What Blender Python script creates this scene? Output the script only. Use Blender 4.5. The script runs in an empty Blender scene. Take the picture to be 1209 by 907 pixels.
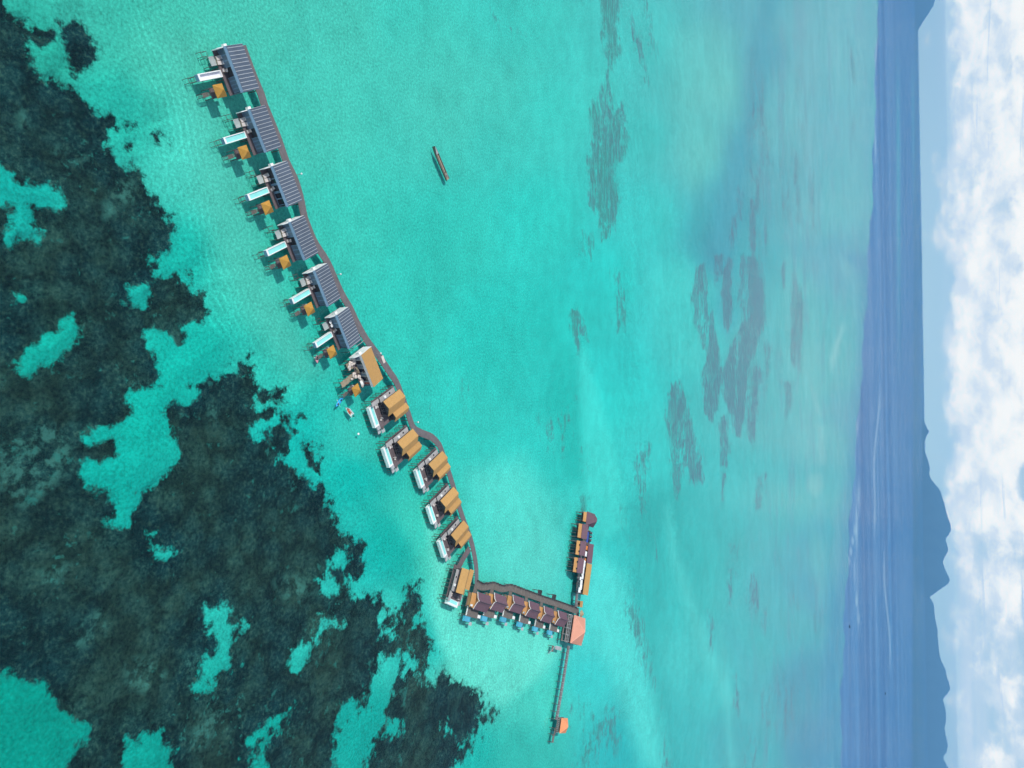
import bpy, bmesh, math, random
import numpy as np
from mathutils import Vector, Matrix
R = math.radians
scene = bpy.context.scene
COL = scene.collection
rng = random.Random(7)

# ------------------------------------------------------------------ camera
CAM_H = 150.0
FPX, PW, PH = 839.0, 1209.0, 907.0
PITCH, ROLL = R(30.38), R(-0.95)
cF = Vector((0, math.cos(PITCH), -math.sin(PITCH)))
r0 = Vector((0, math.sin(PITCH), math.cos(PITCH)))
u0 = Vector((-1, 0, 0))
cR = r0 * math.cos(ROLL) + u0 * math.sin(ROLL)
cU = u0 * math.cos(ROLL) - r0 * math.sin(ROLL)
cam_data = bpy.data.cameras.new("camera")
cam = bpy.data.objects.new("camera", cam_data)
COL.objects.link(cam)
cam.matrix_world = Matrix(((cR.x, cU.x, -cF.x, 0), (cR.y, cU.y, -cF.y, 0), (cR.z, cU.z, -cF.z, CAM_H), (0, 0, 0, 1)))
cam_data.sensor_width = 36.0
cam_data.lens = FPX / PW * 36.0
cam_data.clip_start = 1.0
cam_data.clip_end = 200000.0
scene.camera = cam


def at(px, py, z=0.0):
    """survey helper: the point of the horizontal plane z seen at a photo pixel"""
    d = cF + cR * ((px - PW / 2) / FPX) - cU * ((py - PH / 2) / FPX)
    t = (z - CAM_H) / d.z
    return Vector((d.x * t, d.y * t, z))


# ------------------------------------------------------------------ materials
MATS = {}


def s2l(c):
    return tuple(((v / 255.0) / 12.92) if v / 255.0 <= 0.04045 else ((v / 255.0 + 0.055) / 1.055) ** 2.4 for v in c)


class NT:
    def __init__(self, tree):
        self.t = tree
        self.n = tree.nodes
        self.l = tree.links

    def new(self, kind, **kw):
        nd = self.n.new(kind)
        for k, v in kw.items():
            setattr(nd, k, v)
        return nd

    def put(self, sock, v):
        if isinstance(v, bpy.types.NodeSocket):
            self.l.new(v, sock)
        else:
            sock.default_value = v

    def math(self, op, a, b=None, c=None, clamp=False):
        nd = self.new('ShaderNodeMath', operation=op, use_clamp=clamp)
        self.put(nd.inputs[0], a)
        if b is not None:
            self.put(nd.inputs[1], b)
        if c is not None:
            self.put(nd.inputs[2], c)
        return nd.outputs[0]

    def noise(self, vec, scale, detail=4.0, rough=0.55, dist=0.0, lac=2.0):
        nd = self.new('ShaderNodeTexNoise')
        if vec is not None:
            self.l.new(vec, nd.inputs['Vector'])
        nd.inputs['Scale'].default_value = scale
        nd.inputs['Detail'].default_value = detail
        nd.inputs['Roughness'].default_value = rough
        nd.inputs['Lacunarity'].default_value = lac
        nd.inputs['Distortion'].default_value = dist
        return nd.outputs[0]

    def nz(self, vec, scale, detail=4.0, rough=0.55, gain=2.6, dist=0.0):
        """noise centred on zero, about -1 to 1"""
        return self.math('MULTIPLY', self.math('SUBTRACT', self.noise(vec, scale, detail, rough, dist), 0.5), gain)

    def mapr(self, v, a, b, c=0.0, d=1.0, smooth=True):
        nd = self.new('ShaderNodeMapRange', interpolation_type='SMOOTHSTEP' if smooth else 'LINEAR')
        self.put(nd.inputs[0], v)
        for i, q in enumerate((a, b, c, d)):
            self.put(nd.inputs[1 + i], q)
        return nd.outputs[0]

    def mix(self, f, a, b, blend='MIX'):
        nd = self.new('ShaderNodeMix', data_type='RGBA', blend_type=blend)
        self.put(nd.inputs[0], f)
        for i, q in ((6, a), (7, b)):
            if isinstance(q, bpy.types.NodeSocket):
                self.l.new(q, nd.inputs[i])
            else:
                nd.inputs[i].default_value = (q[0], q[1], q[2], 1.0)
        return nd.outputs[2]

    def attr(self, name):
        return self.new('ShaderNodeAttribute', attribute_name=name)

    def vmul(self, v, s):
        nd = self.new('ShaderNodeVectorMath', operation='MULTIPLY')
        self.l.new(v, nd.inputs[0])
        nd.inputs[1].default_value = s
        return nd.outputs[0]


def blank(name):
    m = bpy.data.materials.new(name)
    m.use_nodes = True
    m.node_tree.nodes.clear()
    nt = NT(m.node_tree)
    out = nt.new('ShaderNodeOutputMaterial')
    return m, nt, out


def wall_mat(name, col, rough=0.7, var=0.18, scale=1.5, stripe=None, metallic=0.0, spec=0.4, bump=0.0, grain=None):
    """painted / timber / metal surface: base colour with patchy wear, fine grain and optional board lines.
    stripe = (axis, period, depth, colour) in object metres"""
    m, nt, out = blank(name)
    b = nt.new('ShaderNodeBsdfPrincipled')
    tc = nt.new('ShaderNodeTexCoord')
    oi = nt.new('ShaderNodeObjectInfo')
    pos = tc.outputs['Object']
    # shift the pattern from one object to the next
    add = nt.new('ShaderNodeVectorMath', operation='MULTIPLY_ADD')
    cmb = nt.new('ShaderNodeCombineXYZ')
    nt.l.new(oi.outputs['Random'], cmb.inputs[0])
    nt.l.new(oi.outputs['Random'], cmb.inputs[1])
    nt.l.new(cmb.outputs[0], add.inputs[0])
    add.inputs[1].default_value = (37.0, 53.0, 0.0)
    nt.l.new(pos, add.inputs[2])
    p = add.outputs[0]
    n1 = nt.noise(p, scale, 5, 0.6)
    n2 = nt.noise(p, scale * 9, 3, 0.6)
    v = nt.math('ADD', nt.math('MULTIPLY', n1, 0.7), nt.math('MULTIPLY', n2, 0.3))
    k = nt.mapr(v, 0.3, 0.7, 1 - var, 1 + var, smooth=False)
    k = nt.math('MULTIPLY', k, nt.mapr(oi.outputs['Random'], 0.0, 1.0, 0.92, 1.08, smooth=False))
    col_s = nt.mix(1.0, col, col)
    hs = nt.new('ShaderNodeHueSaturation')
    hs.inputs['Color'].default_value = (*col, 1)
    nt.l.new(k, hs.inputs['Value'])
    cs = hs.outputs[0]
    if grain:
        g = nt.noise(nt.vmul(p, grain[0]), 1.0, 3, 0.6)
        cs = nt.mix(nt.mapr(g, 0.35, 0.75, 0.0, grain[2]), cs, grain[1])
    hgt = None
    if stripe:
        ax, per, dep, sc = stripe
        sep = nt.new('ShaderNodeSeparateXYZ')
        nt.l.new(pos, sep.inputs[0])
        fr = nt.math('FRACT', nt.math('DIVIDE', sep.outputs[ax], per))
        ln = nt.math('LESS_THAN', nt.math('ABSOLUTE', nt.math('SUBTRACT', fr, 0.5)), dep)
        cell = nt.math('FLOOR', nt.math('DIVIDE', sep.outputs[ax], per))
        wn = nt.new('ShaderNodeTexWhiteNoise', noise_dimensions='1D')
        nt.l.new(cell, wn.inputs[1])
        cs2 = nt.mix(nt.math('MULTIPLY', wn.outputs[0], 0.22), cs, sc)
        cs = nt.mix(nt.math('MULTIPLY', ln, 0.8), cs2, sc)
    nt.l.new(cs, b.inputs['Base Color'])
    b.inputs['Roughness'].default_value = rough
    b.inputs['Metallic'].default_value = metallic
    b.inputs['Specular IOR Level'].default_value = spec
    if bump:
        bp = nt.new('ShaderNodeBump')
        bp.inputs['Strength'].default_value = bump
        bp.inputs['Distance'].default_value = 0.05
        nt.l.new(n2, bp.inputs['Height'])
        nt.l.new(bp.outputs[0], b.inputs['Normal'])
    nt.l.new(b.outputs[0], out.inputs[0])
    MATS[name] = m
    return m


# ------------------------------------------------------------------ world: sky with cloud banks
SUN_AZ, SUN_EL = 212.0, 52.0          # direction TO the sun, degrees counter-clockwise from +X
world = bpy.data.worlds.new("World")
scene.world = world
world.use_nodes = True
world.node_tree.nodes.clear()
w = NT(world.node_tree)
wo = w.new('ShaderNodeOutputWorld')
bg = w.new('ShaderNodeBackground')
bg.inputs['Strength'].default_value = 0.1
sky = w.new('ShaderNodeTexSky', sky_type='NISHITA')
sky.sun_disc = False
sky.sun_elevation = R(SUN_EL)
sky.sun_rotation = R(90.0 - SUN_AZ)
sky.altitude = 150
sky.air_density = 1.0
sky.dust_density = 1.5
sky.ozone_density = 1.5
tc = w.new('ShaderNodeTexCoord')
sep = w.new('ShaderNodeSeparateXYZ')
w.l.new(tc.outputs['Generated'], sep.inputs[0])
az = w.math('ARCTAN2', sep.outputs[0], sep.outputs[1])
hyp = w.math('SQRT', w.math('ADD', w.math('POWER', sep.outputs[0], 2.0), w.math('POWER', sep.outputs[1], 2.0)))
el = w.math('DIVIDE', sep.outputs[2], hyp)


def gauss(ca, sa, ce, se, amp):
    da = w.math('POWER', w.math('DIVIDE', w.math('SUBTRACT', az, ca), sa), 2.0)
    de = w.math('POWER', w.math('DIVIDE', w.math('SUBTRACT', el, ce), se), 2.0)
    g = w.math('POWER', 2.718, w.math('MULTIPLY', w.math('ADD', da, de), -1.0))
    return w.math('MULTIPLY', g, amp)


def cvec(sa, se, off):
    c = w.new('ShaderNodeCombineXYZ')
    w.l.new(w.math('MULTIPLY', az, sa), c.inputs[0])
    w.l.new(w.math('MULTIPLY', el, se), c.inputs[1])
    c.inputs[2].default_value = off
    return c.outputs[0]


bias = None
for g in (
    # (azimuth, spread, elevation, spread, amount)
    (-0.03, 0.27, 0.085, 0.050, 0.62),
    (-0.05, 0.26, 0.038, 0.018, 0.34),
    (0.12, 0.13, 0.060, 0.030, 0.22),
    (0.445, 0.035, 0.050, 0.020, 0.36),
    (0.34, 0.05, 0.064, 0.008, 0.28),
    (0.122, 0.026, 0.099, 0.013, -0.80),
    (-0.165, 0.02, 0.105, 0.008, -0.90),
    (0.36, 0.10, 0.100, 0.03, -0.20),
    (-0.40, 0.16, 0.075, 0.045, 0.46),
):
    q = gauss(*g)
    bias = q if bias is None else w.math('ADD', bias, q)
cum = w.math('ADD', w.nz(cvec(22.0, 34.0, 3.1), 1.0, 7, 0.58, 2.4, 0.15), w.nz(cvec(5.0, 90.0, 8.7), 1.0, 6, 0.55, 0.3, 0.1))
dens = w.math('ADD', w.math('ADD', cum, bias), 0.42)
low = w.mapr(el, 0.004, 0.034, -0.34, 0.0, smooth=False)
high = w.mapr(el, 0.13, 0.45, 0.0, -0.22)
dens = w.math('ADD', w.math('ADD', dens, low), high)
mask = w.mapr(dens, 0.26, 0.88, 0.0, 1.0)
shade = w.nz(cvec(26.0, 46.0, 5.0), 1.0, 7, 0.62, 1.9, 0.2)
core = w.mapr(w.math('ADD', w.math('ADD', shade, w.math('MULTIPLY', dens, 0.50)), w.mapr(el, 0.06, 0.105, 0.0, 0.25)), 0.12, 0.88)
ccol = w.mix(core, (6.5, 7.5, 8.6), (9.9, 9.8, 9.5))
grey = w.mapr(w.nz(cvec(5.0, 170.0, 1.4), 1.0, 5, 0.55, 1.6, 0.4), 0.18, 0.36, 0.0, 0.8)
grey = w.math('MULTIPLY', grey, w.mapr(el, 0.035, 0.06))
ccol = w.mix(grey, ccol, (5.0, 6.4, 8.2))
# pale air low over the horizon
skyc = w.mix(w.mapr(el, 0.02, 0.30, 0.92, 0.0), sky.outputs[0], (3.5, 5.8, 7.7))
skyc = w.mix(w.mapr(el, 0.0, 0.045, 0.75, 0.0), skyc, (4.6, 6.6, 8.1))
veil = w.mapr(w.nz(cvec(4.0, 60.0, 6.2), 1.0, 5, 0.6, 1.5, 0.3), -0.4, 0.4, 0.1, 0.75)
skyc = w.mix(w.math('MULTIPLY', veil, w.mapr(el, 0.006, 0.035)), skyc, (6.0, 7.1, 8.5))
fin = w.mix(w.math('MULTIPLY', mask, 0.90), skyc, ccol)
# brightness of the low sky beyond the sea haze (the haze box dims it again on the way to the eye)
HAZE_D, HAZE_L, HAZE_H = 8.0e-5, 36800.0, 830.0
path = w.math('MINIMUM', HAZE_L, w.math('DIVIDE', HAZE_H, w.math('MAXIMUM', el, 0.001)))
kk = w.math('EXPONENT', w.math('MULTIPLY', path, HAZE_D))
f1 = w.mix(1.0, fin, kk, 'MULTIPLY')
f1.node.clamp_result = False
f2 = w.mix(1.0, HAZE_S if 'HAZE_S' in globals() else (1.7, 3.2, 5.4), w.math('SUBTRACT', kk, 1.0), 'MULTIPLY')
fin = w.mix(1.0, f1, f2, 'SUBTRACT')
w.l.new(fin, bg.inputs['Color'])
w.l.new(bg.outputs[0], wo.inputs[0])

sun_data = bpy.data.lights.new("sun", 'SUN')
sun_data.energy = 3.4
sun_data.angle = R(0.5)
sun_data.color = (1.0, 0.965, 0.90)
sun = bpy.data.objects.new("sun", sun_data)
COL.objects.link(sun)
sd = Vector((math.cos(R(SUN_EL)) * math.cos(R(SUN_AZ)), math.cos(R(SUN_EL)) * math.sin(R(SUN_AZ)), math.sin(R(SUN_EL))))
sun.rotation_euler = sd.to_track_quat('Z', 'Y').to_euler()
sun.location = (0, 0, 400)

vs = scene.view_settings
scene.display_settings.display_device = 'sRGB'
vs.view_transform = 'Standard'
vs.look = 'None'
vs.exposure = 0.0
vs.gamma = 1.0
vs.use_curve_mapping = False
scene.cycles.use_denoising = True
scene.cycles.max_bounces = 6
scene.cycles.transparent_max_bounces = 12
scene.cycles.volume_bounces = 0
scene.cycles.caustics_reflective = False
scene.cycles.caustics_refractive = False


def structure(o, kind='structure'):
    o['kind'] = kind
    return o


def mesh_obj(name, verts, faces, mat, parent=None):
    me = bpy.data.meshes.new(name)
    me.from_pydata(verts, [], faces)
    if mat is not None:
        me.materials.append(mat)
    o = bpy.data.objects.new(name, me)
    COL.objects.link(o)
    if parent is not None:
        o.parent = parent
    return o


# ------------------------------------------------------------------ seabed: sand, coral and deep water floor
# outlines surveyed from the photograph, in photo pixels, laid on the sea floor
REEF = [
 [(-160,-60),(12,-60),(12,0),(18,10),(38,18),(50,30),(66,38),(64,48),(48,47),(42,52),(46,68),(54,82),(62,86),(75,83),(88,95),(105,103),(112,115),(118,130),(122,140),(130,150),(135,157),(125,163),(120,172),(122,178),(135,178),(143,186),(155,193),(167,200),(175,203),(181,212),(185,225),(193,232),(192,240),(203,243),(205,258),(213,270),(212,285),(214,298),(205,300),(197,296),(192,306),(190,320),(195,328),(200,325),(215,327),(228,335),(240,345),(245,352),(243,362),(250,370),(245,378),(235,382),(228,385),(232,397),(225,407),(217,410),(214,400),(205,394),(195,392),(185,397),(181,410),(187,425),(192,437),(188,452),(178,455),(168,460),(158,462),(155,470),(158,480),(161,489),(150,500),(135,508),(112,515),(111,522),(130,519),(140,520),(145,535),(142,545),(130,553),(115,553),(106,560),(110,572),(125,577),(135,573),(142,585),(142,598),(142,620),(150,630),(160,625),(165,610),(168,598),(173,580),(190,570),(200,560),(215,547),(220,535),(215,525),(207,515),(205,500),(207,485),(215,480),(225,482),(235,478),(237,465),(233,455),(243,445),(255,440),(270,440),(283,437),(290,430),(298,440),(302,455),(300,470),(305,482),(315,492),(310,500),(300,507),(310,515),(325,525),(335,540),(350,552),(365,560),(380,570),(390,580),(395,598),(405,612),(405,622),(415,630),(425,640),(435,650),(436,670),(430,683),(420,682),(416,690),(428,705),(430,716),(440,712),(455,698),(466,700),(468,715),(465,740),(462,748),(470,752),(480,745),(485,720),(490,700),(487,692),(495,690),(502,700),(505,720),(500,735),(505,742),(510,750),(518,760),(520,770),(512,785),(510,800),(520,810),(525,795),(530,790),(545,800),(560,808),(575,820),(580,830),(581,842),(575,855),(565,870),(555,880),(548,895),(540,907),(520,980),(-160,980)],
 [(83,30),(95,25),(108,35),(113,48),(121,58),(117,70),(110,85),(100,92),(90,86),(80,78),(86,62),(85,45)],
 [(180,140),(188,134),(195,140),(190,148),(182,148)], [(188,156),(195,152),(200,160),(197,170),(190,168)], [(150,142),(160,136),(166,146),(158,150)], [(128,140),(140,134),(148,140),(150,150),(138,150),(128,152)], [(160,167),(166,165),(165,173),(160,172)], [(163,190),(170,190),(172,198),(166,197)],
 [(310,463),(322,460),(330,465),(333,455),(345,458),(343,470),(338,475),(330,472),(318,478)], [(320,485),(325,478),(332,488),(324,496),(316,492)], [(340,488),(350,490),(348,497),(341,496)], [(355,500),(362,490),(363,502),(354,507)],
 [(322,508),(335,503),(345,518),(348,533),(336,535),(325,525)], [(362,530),(372,524),(380,540),(386,560),(376,558),(367,546)], [(585,830),(597,819),(595,838),(588,851),(583,843)], [(448,832),(457,821),(457,840),(448,860),(444,850)], [(270,434),(280,429),(285,436),(276,440)], [(228,318),(240,312),(246,320),(240,327),(230,326)], [(240,340),(249,345),(248,354),(241,352)], [(300,425),(304,424),(306,434),(302,436)],
]
SAND = [
 [(-60,800),(0,815),(25,795),(35,805),(60,805),(75,820),(85,850),(110,865),(105,885),(90,907),(60,990),(-100,990)],
 [(150,876),(160,864),(170,876),(176,864),(200,870),(205,880),(215,885),(210,907),(200,950),(155,950)],
 [(245,815),(250,785),(263,770),(270,755),(262,742),(258,725),(266,722),(275,715),(278,722),(272,735),(285,738),(300,735),(295,742),(285,750),(283,765),(285,780),(280,795),(265,805),(255,820)],
 [(360,790),(358,775),(370,758),(385,745),(391,737),(384,760),(370,776)],
 [(305,905),(302,880),(308,860),(325,850),(345,840),(350,838),(340,855),(328,870),(325,890),(335,960),(300,960)],
 [(466,776),(478,774),(476,796),(469,823),(462,850),(479,857),(478,874),(466,871),(459,860),(449,884),(435,901),(440,960),(395,960),(405,897),(411,872),(418,850),(430,838),(438,832),(437,810),(452,796),(460,785)],
 [(404,853),(414,838),(424,829),(432,834),(420,845),(412,862)],
 [(-40,190),(0,190),(35,210),(75,225),(85,243),(70,243),(55,240),(45,243),(48,260),(60,270),(50,277),(30,275),(20,284),(13,280),(20,265),(22,250),(10,235),(0,225),(-40,230)],
 [(20,350),(30,345),(40,350),(35,358),(25,362),(22,368)],
 [(37,427),(38,412),(55,405),(65,395),(80,380),(95,375),(100,385),(95,405),(75,418),(55,422),(42,430)],
 [(160,342),(175,335),(190,335),(180,345),(175,353),(162,350)],
 [(42,50),(55,48),(70,42),(80,33),(86,45),(85,65),(78,80),(60,84),(50,75)],
 [(408,652),(417,649),(420,657),(415,673),(410,671)], [(388,691),(400,689),(396,701),(388,699)], [(408,739),(417,735),(408,749)],
 [(183,640),(190,632),(191,648),(200,652),(210,652),(205,662),(190,663),(184,655)],
 [(490,778),(499,780),(500,793),(490,792),(484,800)], [(530,862),(536,858),(540,868),(532,870)], [(464,860),(474,858),(480,866),(472,873)],
]
PATCHY = [  # half-buried rubble in the coral: paler, mottled
 [(0,113),(10,113),(12,128),(0,130)], [(30,124),(46,132),(50,148),(34,145)], [(72,172),(95,176),(110,185),(100,188),(76,187)], [(133,238),(145,236),(145,252),(134,254)], [(145,215),(165,212),(172,235),(155,240),(145,228)],
 [(255,480),(262,475),(268,500),(260,505),(255,495)], [(185,398),(215,392),(218,408),(210,418),(190,410)], [(235,878),(245,848),(265,840),(272,850),(255,880),(232,895)], [(55,680),(80,670),(96,670),(80,690),(60,692)], [(228,780),(242,770),(246,788),(232,800)],
 [(105,735),(130,725),(140,745),(115,765),(90,770)], [(160,785),(190,780),(205,800),(190,820),(160,815)], [(335,690),(360,680),(378,700),(352,712)], [(10,530),(60,500),(95,505),(90,560),(40,600),(10,590)],
]
GRASS = [  # (outline, softness in px, strength)
 ([(712,-40),(712,40),(715,90),(700,130),(702,165),(697,200),(700,240),(708,250),(715,285),(725,280),(735,230),(728,195),(742,190),(745,160),(740,120),(728,130),(725,90),(735,60),(730,30),(735,5),(732,-40)], 5, 0.85),
 ([(742,-40),(742,0),(752,20),(765,60),(770,100),(762,98),(758,70),(745,30)], 4, 0.6), ([(765,-30),(775,25),(783,50),(778,72),(770,50),(760,-30)], 4, 0.55),
 ([(690,270),(700,275),(704,300),(696,310),(688,300)], 6, 0.5), ([(720,310),(740,330),(745,380),(735,405),(726,390),(730,350)], 8, 0.35),
 ([(674,368),(684,362),(692,370),(700,395),(703,412),(692,402),(688,415),(683,430),(681,410)], 4, 0.8), ([(684,425),(687,470),(692,500),(686,500),(681,450)], 3, 0.5),
 ([(642,490),(665,480),(690,500),(700,540),(690,560),(665,540),(645,530)], 14, 0.32), ([(688,588),(696,582),(699,603),(690,610)], 5, 0.45),
 ([(828,315),(836,310),(840,360),(842,400),(840,420),(832,412),(824,380),(821,350)], 3, 0.9),
 ([(845,360),(852,410),(857,440),(852,482),(845,499),(836,486),(833,440),(838,415)], 3, 1.0),
 ([(872,395),(880,380),(892,368),(900,332),(907,325),(908,380),(891,430),(885,480),(880,518),(872,515),(868,490),(860,470),(857,440),(863,420)], 3, 1.0),
 ([(862,300),(872,305),(870,370),(865,393),(858,385),(855,345)], 3, 0.9), ([(846,300),(858,300),(856,330),(848,340)], 4, 0.7),
 ([(880,300),(895,300),(905,310),(906,345),(896,370),(882,385),(876,350)], 4, 0.8),
 ([(893,425),(904,440),(901,490),(895,530),(888,516),(887,470)], 4, 0.85), ([(905,400),(915,410),(912,460),(905,470)], 4, 0.6),
 ([(940,315),(955,360),(948,440),(938,430),(934,370)], 4, 0.8), ([(925,450),(940,450),(938,480),(932,495)], 4, 0.75), ([(925,300),(933,310),(930,340),(926,330)], 3, 0.8),
 ([(853,500),(862,490),(868,530),(865,560),(857,550)], 4, 0.8), ([(857,558),(862,560),(860,592),(855,602)], 3, 0.8), ([(897,560),(908,560),(906,600),(896,600)], 5, 0.6),
 ([(790,455),(805,450),(815,470),(822,500),(835,545),(835,570),(822,575),(815,555),(805,590),(800,582),(797,530),(790,500)], 6, 0.85),
 ([(758,525),(770,520),(775,545),(768,560),(770,600),(762,625),(752,600),(755,560)], 7, 0.6),
 ([(892,55),(905,100),(918,150),(912,250),(905,330),(893,340),(896,250),(884,180),(890,110)], 6, 0.42), ([(918,60),(930,110),(938,200),(935,290),(925,280),(922,180)], 6, 0.35),
 ([(940,70),(953,110),(960,160),(970,240),(962,250),(950,180),(940,120)], 6, 0.3), ([(1004,45),(1010,70),(1012,100),(1007,90)], 2.5, 0.9), ([(1008,128),(1012,150),(1009,185),(1006,160)], 3, 0.6),
 ([(943,130),(955,150),(951,180),(944,165)], 4, 0.5), ([(936,170),(946,185),(949,260),(940,270),(940,220)], 4, 0.7), ([(955,150),(965,200),(968,270),(958,300),(957,230)], 4, 0.5),
 ([(876,210),(884,230),(880,260),(874,245)], 3, 0.6), ([(868,255),(875,250),(872,290),(865,300)], 3, 0.8), ([(888,235),(900,230),(898,300),(886,290)], 4, 0.8),
 ([(745,690),(760,720),(775,780),(790,850),(803,930),(785,930),(775,830),(755,760),(742,720)], 9, 0.5), ([(770,620),(790,640),(785,680),(770,660)], 9, 0.4), ([(736,600),(760,600),(752,640),(742,680),(736,640)], 8, 0.35),
 ([(840,720),(848,740),(845,775),(841,762)], 3, 0.75), ([(872,808),(877,820),(876,847),(872,835)], 2.5, 0.9), ([(870,800),(874,795),(874,812)], 2, 0.7),
 ([(888,682),(896,675),(903,690),(902,720),(895,735),(887,710)], 5, 0.55), ([(906,715),(911,725),(906,750),(902,740)], 3, 0.7), ([(866,640),(876,640),(872,700),(866,720),(862,690)], 6, 0.5), ([(925,660),(940,690),(948,720),(938,715)], 6, 0.5),
 ([(925,800),(950,790),(948,850),(930,885),(916,860)], 9, 0.55), ([(900,820),(918,800),(922,850),(905,900)], 8, 0.45), ([(880,860),(900,850),(905,930),(885,930)], 8, 0.4), ([(962,715),(975,720),(974,760),(964,760)], 5, 0.4),
 ([(664,832),(685,822),(705,828),(712,850),(700,870),(670,870)], 10, 0.35), ([(690,860),(730,830),(735,870),(715,930),(665,930)], 12, 0.45), ([(625,820),(645,815),(640,830),(622,840)], 6, 0.35),
 ([(560,0),(600,10),(640,40),(620,60),(580,30)], 16, 0.2), ([(440,460),(560,420),(600,480),(520,560),(450,520)], 40, 0.14),
]
# colour of the sea floor as seen through the water: (photo x, photo y, sRGB)
SANDCOL = [
 (20,215,(16,170,158)),(40,860,(0,150,134)),(120,560,(10,172,158)),(60,400,(14,166,150)),(180,480,(12,176,160)),(180,360,(20,172,158)),(130,130,(38,182,164)),(60,60,(40,170,150)),(215,310,(22,182,166)),
 (110,20,(62,188,168)),(200,60,(74,198,176)),(250,200,(72,196,178)),(290,330,(62,200,180)),(230,420,(16,184,168)),(330,440,(48,196,178)),(350,520,(14,182,170)),(420,560,(8,184,172)),(460,650,(8,180,170)),(520,660,(70,206,184)),
 (430,520,(56,196,180)),(500,620,(60,206,186)),(540,740,(84,214,196)),(600,790,(98,216,198)),(560,790,(92,212,190)),(640,820,(70,208,190)),(620,890,(48,190,176)),(560,890,(20,180,168)),(510,760,(30,190,178)),(330,880,(6,166,152)),(180,890,(6,158,144)),(440,860,(8,170,158)),
 (300,20,(76,198,178)),(400,30,(74,198,180)),(500,30,(66,202,186)),(620,30,(62,202,188)),(380,150,(72,196,178)),(520,150,(70,198,182)),(600,150,(62,200,186)),(660,120,(60,206,192)),
 (420,260,(62,200,182)),(540,280,(52,202,186)),(640,260,(44,206,192)),(480,400,(52,202,186)),(580,400,(42,204,190)),(660,380,(34,200,188)),(560,500,(50,204,190)),(640,520,(46,204,192)),(600,600,(74,214,200)),(670,480,(34,194,182)),(675,550,(40,198,186)),
 (630,660,(92,220,206)),(720,470,(38,212,202)),(700,560,(62,216,204)),(740,440,(36,208,200)),(720,660,(44,206,198)),(720,760,(70,212,204)),(620,740,(90,218,202)),(700,800,(52,210,204)),(760,540,(50,208,200)),
 (690,100,(66,206,194)),(720,330,(34,206,196)),(760,60,(66,200,192)),(760,160,(62,198,190)),(790,100,(72,196,190)),(770,260,(52,206,198)),(800,330,(56,208,200)),(800,400,(56,204,198)),(860,100,(92,198,190)),(830,180,(88,198,192)),
 (890,100,(66,164,178)),(880,180,(58,166,180)),(870,240,(52,166,178)),(845,290,(52,166,176)),(850,335,(60,190,190)),(905,60,(66,166,182)),(930,20,(88,180,188)),(960,40,(94,186,192)),(935,120,(96,190,194)),(910,160,(92,188,192)),(865,320,(56,180,186)),
 (910,210,(80,176,184)),(985,60,(102,190,196)),(1010,40,(102,188,196)),(1000,140,(98,186,196)),(980,250,(92,190,194)),(1000,300,(92,178,192)),(930,380,(76,190,190)),(960,440,(84,190,190)),(870,560,(60,200,196)),(900,480,(78,192,190)),(980,520,(92,190,192)),(1010,500,(84,176,190)),
 (930,600,(70,194,192)),(970,640,(72,180,190)),(800,640,(40,186,180)),(840,620,(50,192,188)),(800,720,(52,200,194)),(780,620,(34,180,174)),(810,780,(64,204,198)),(770,700,(46,190,184)),(740,700,(60,210,202)),(760,820,(48,186,184)),(840,820,(52,200,196)),(860,880,(52,180,184)),(890,760,(54,192,190)),(930,740,(62,186,190)),(960,800,(60,162,182)),(980,700,(70,172,190)),(980,880,(58,148,178)),(740,880,(24,186,186)),(820,880,(44,190,188)),
]
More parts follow.
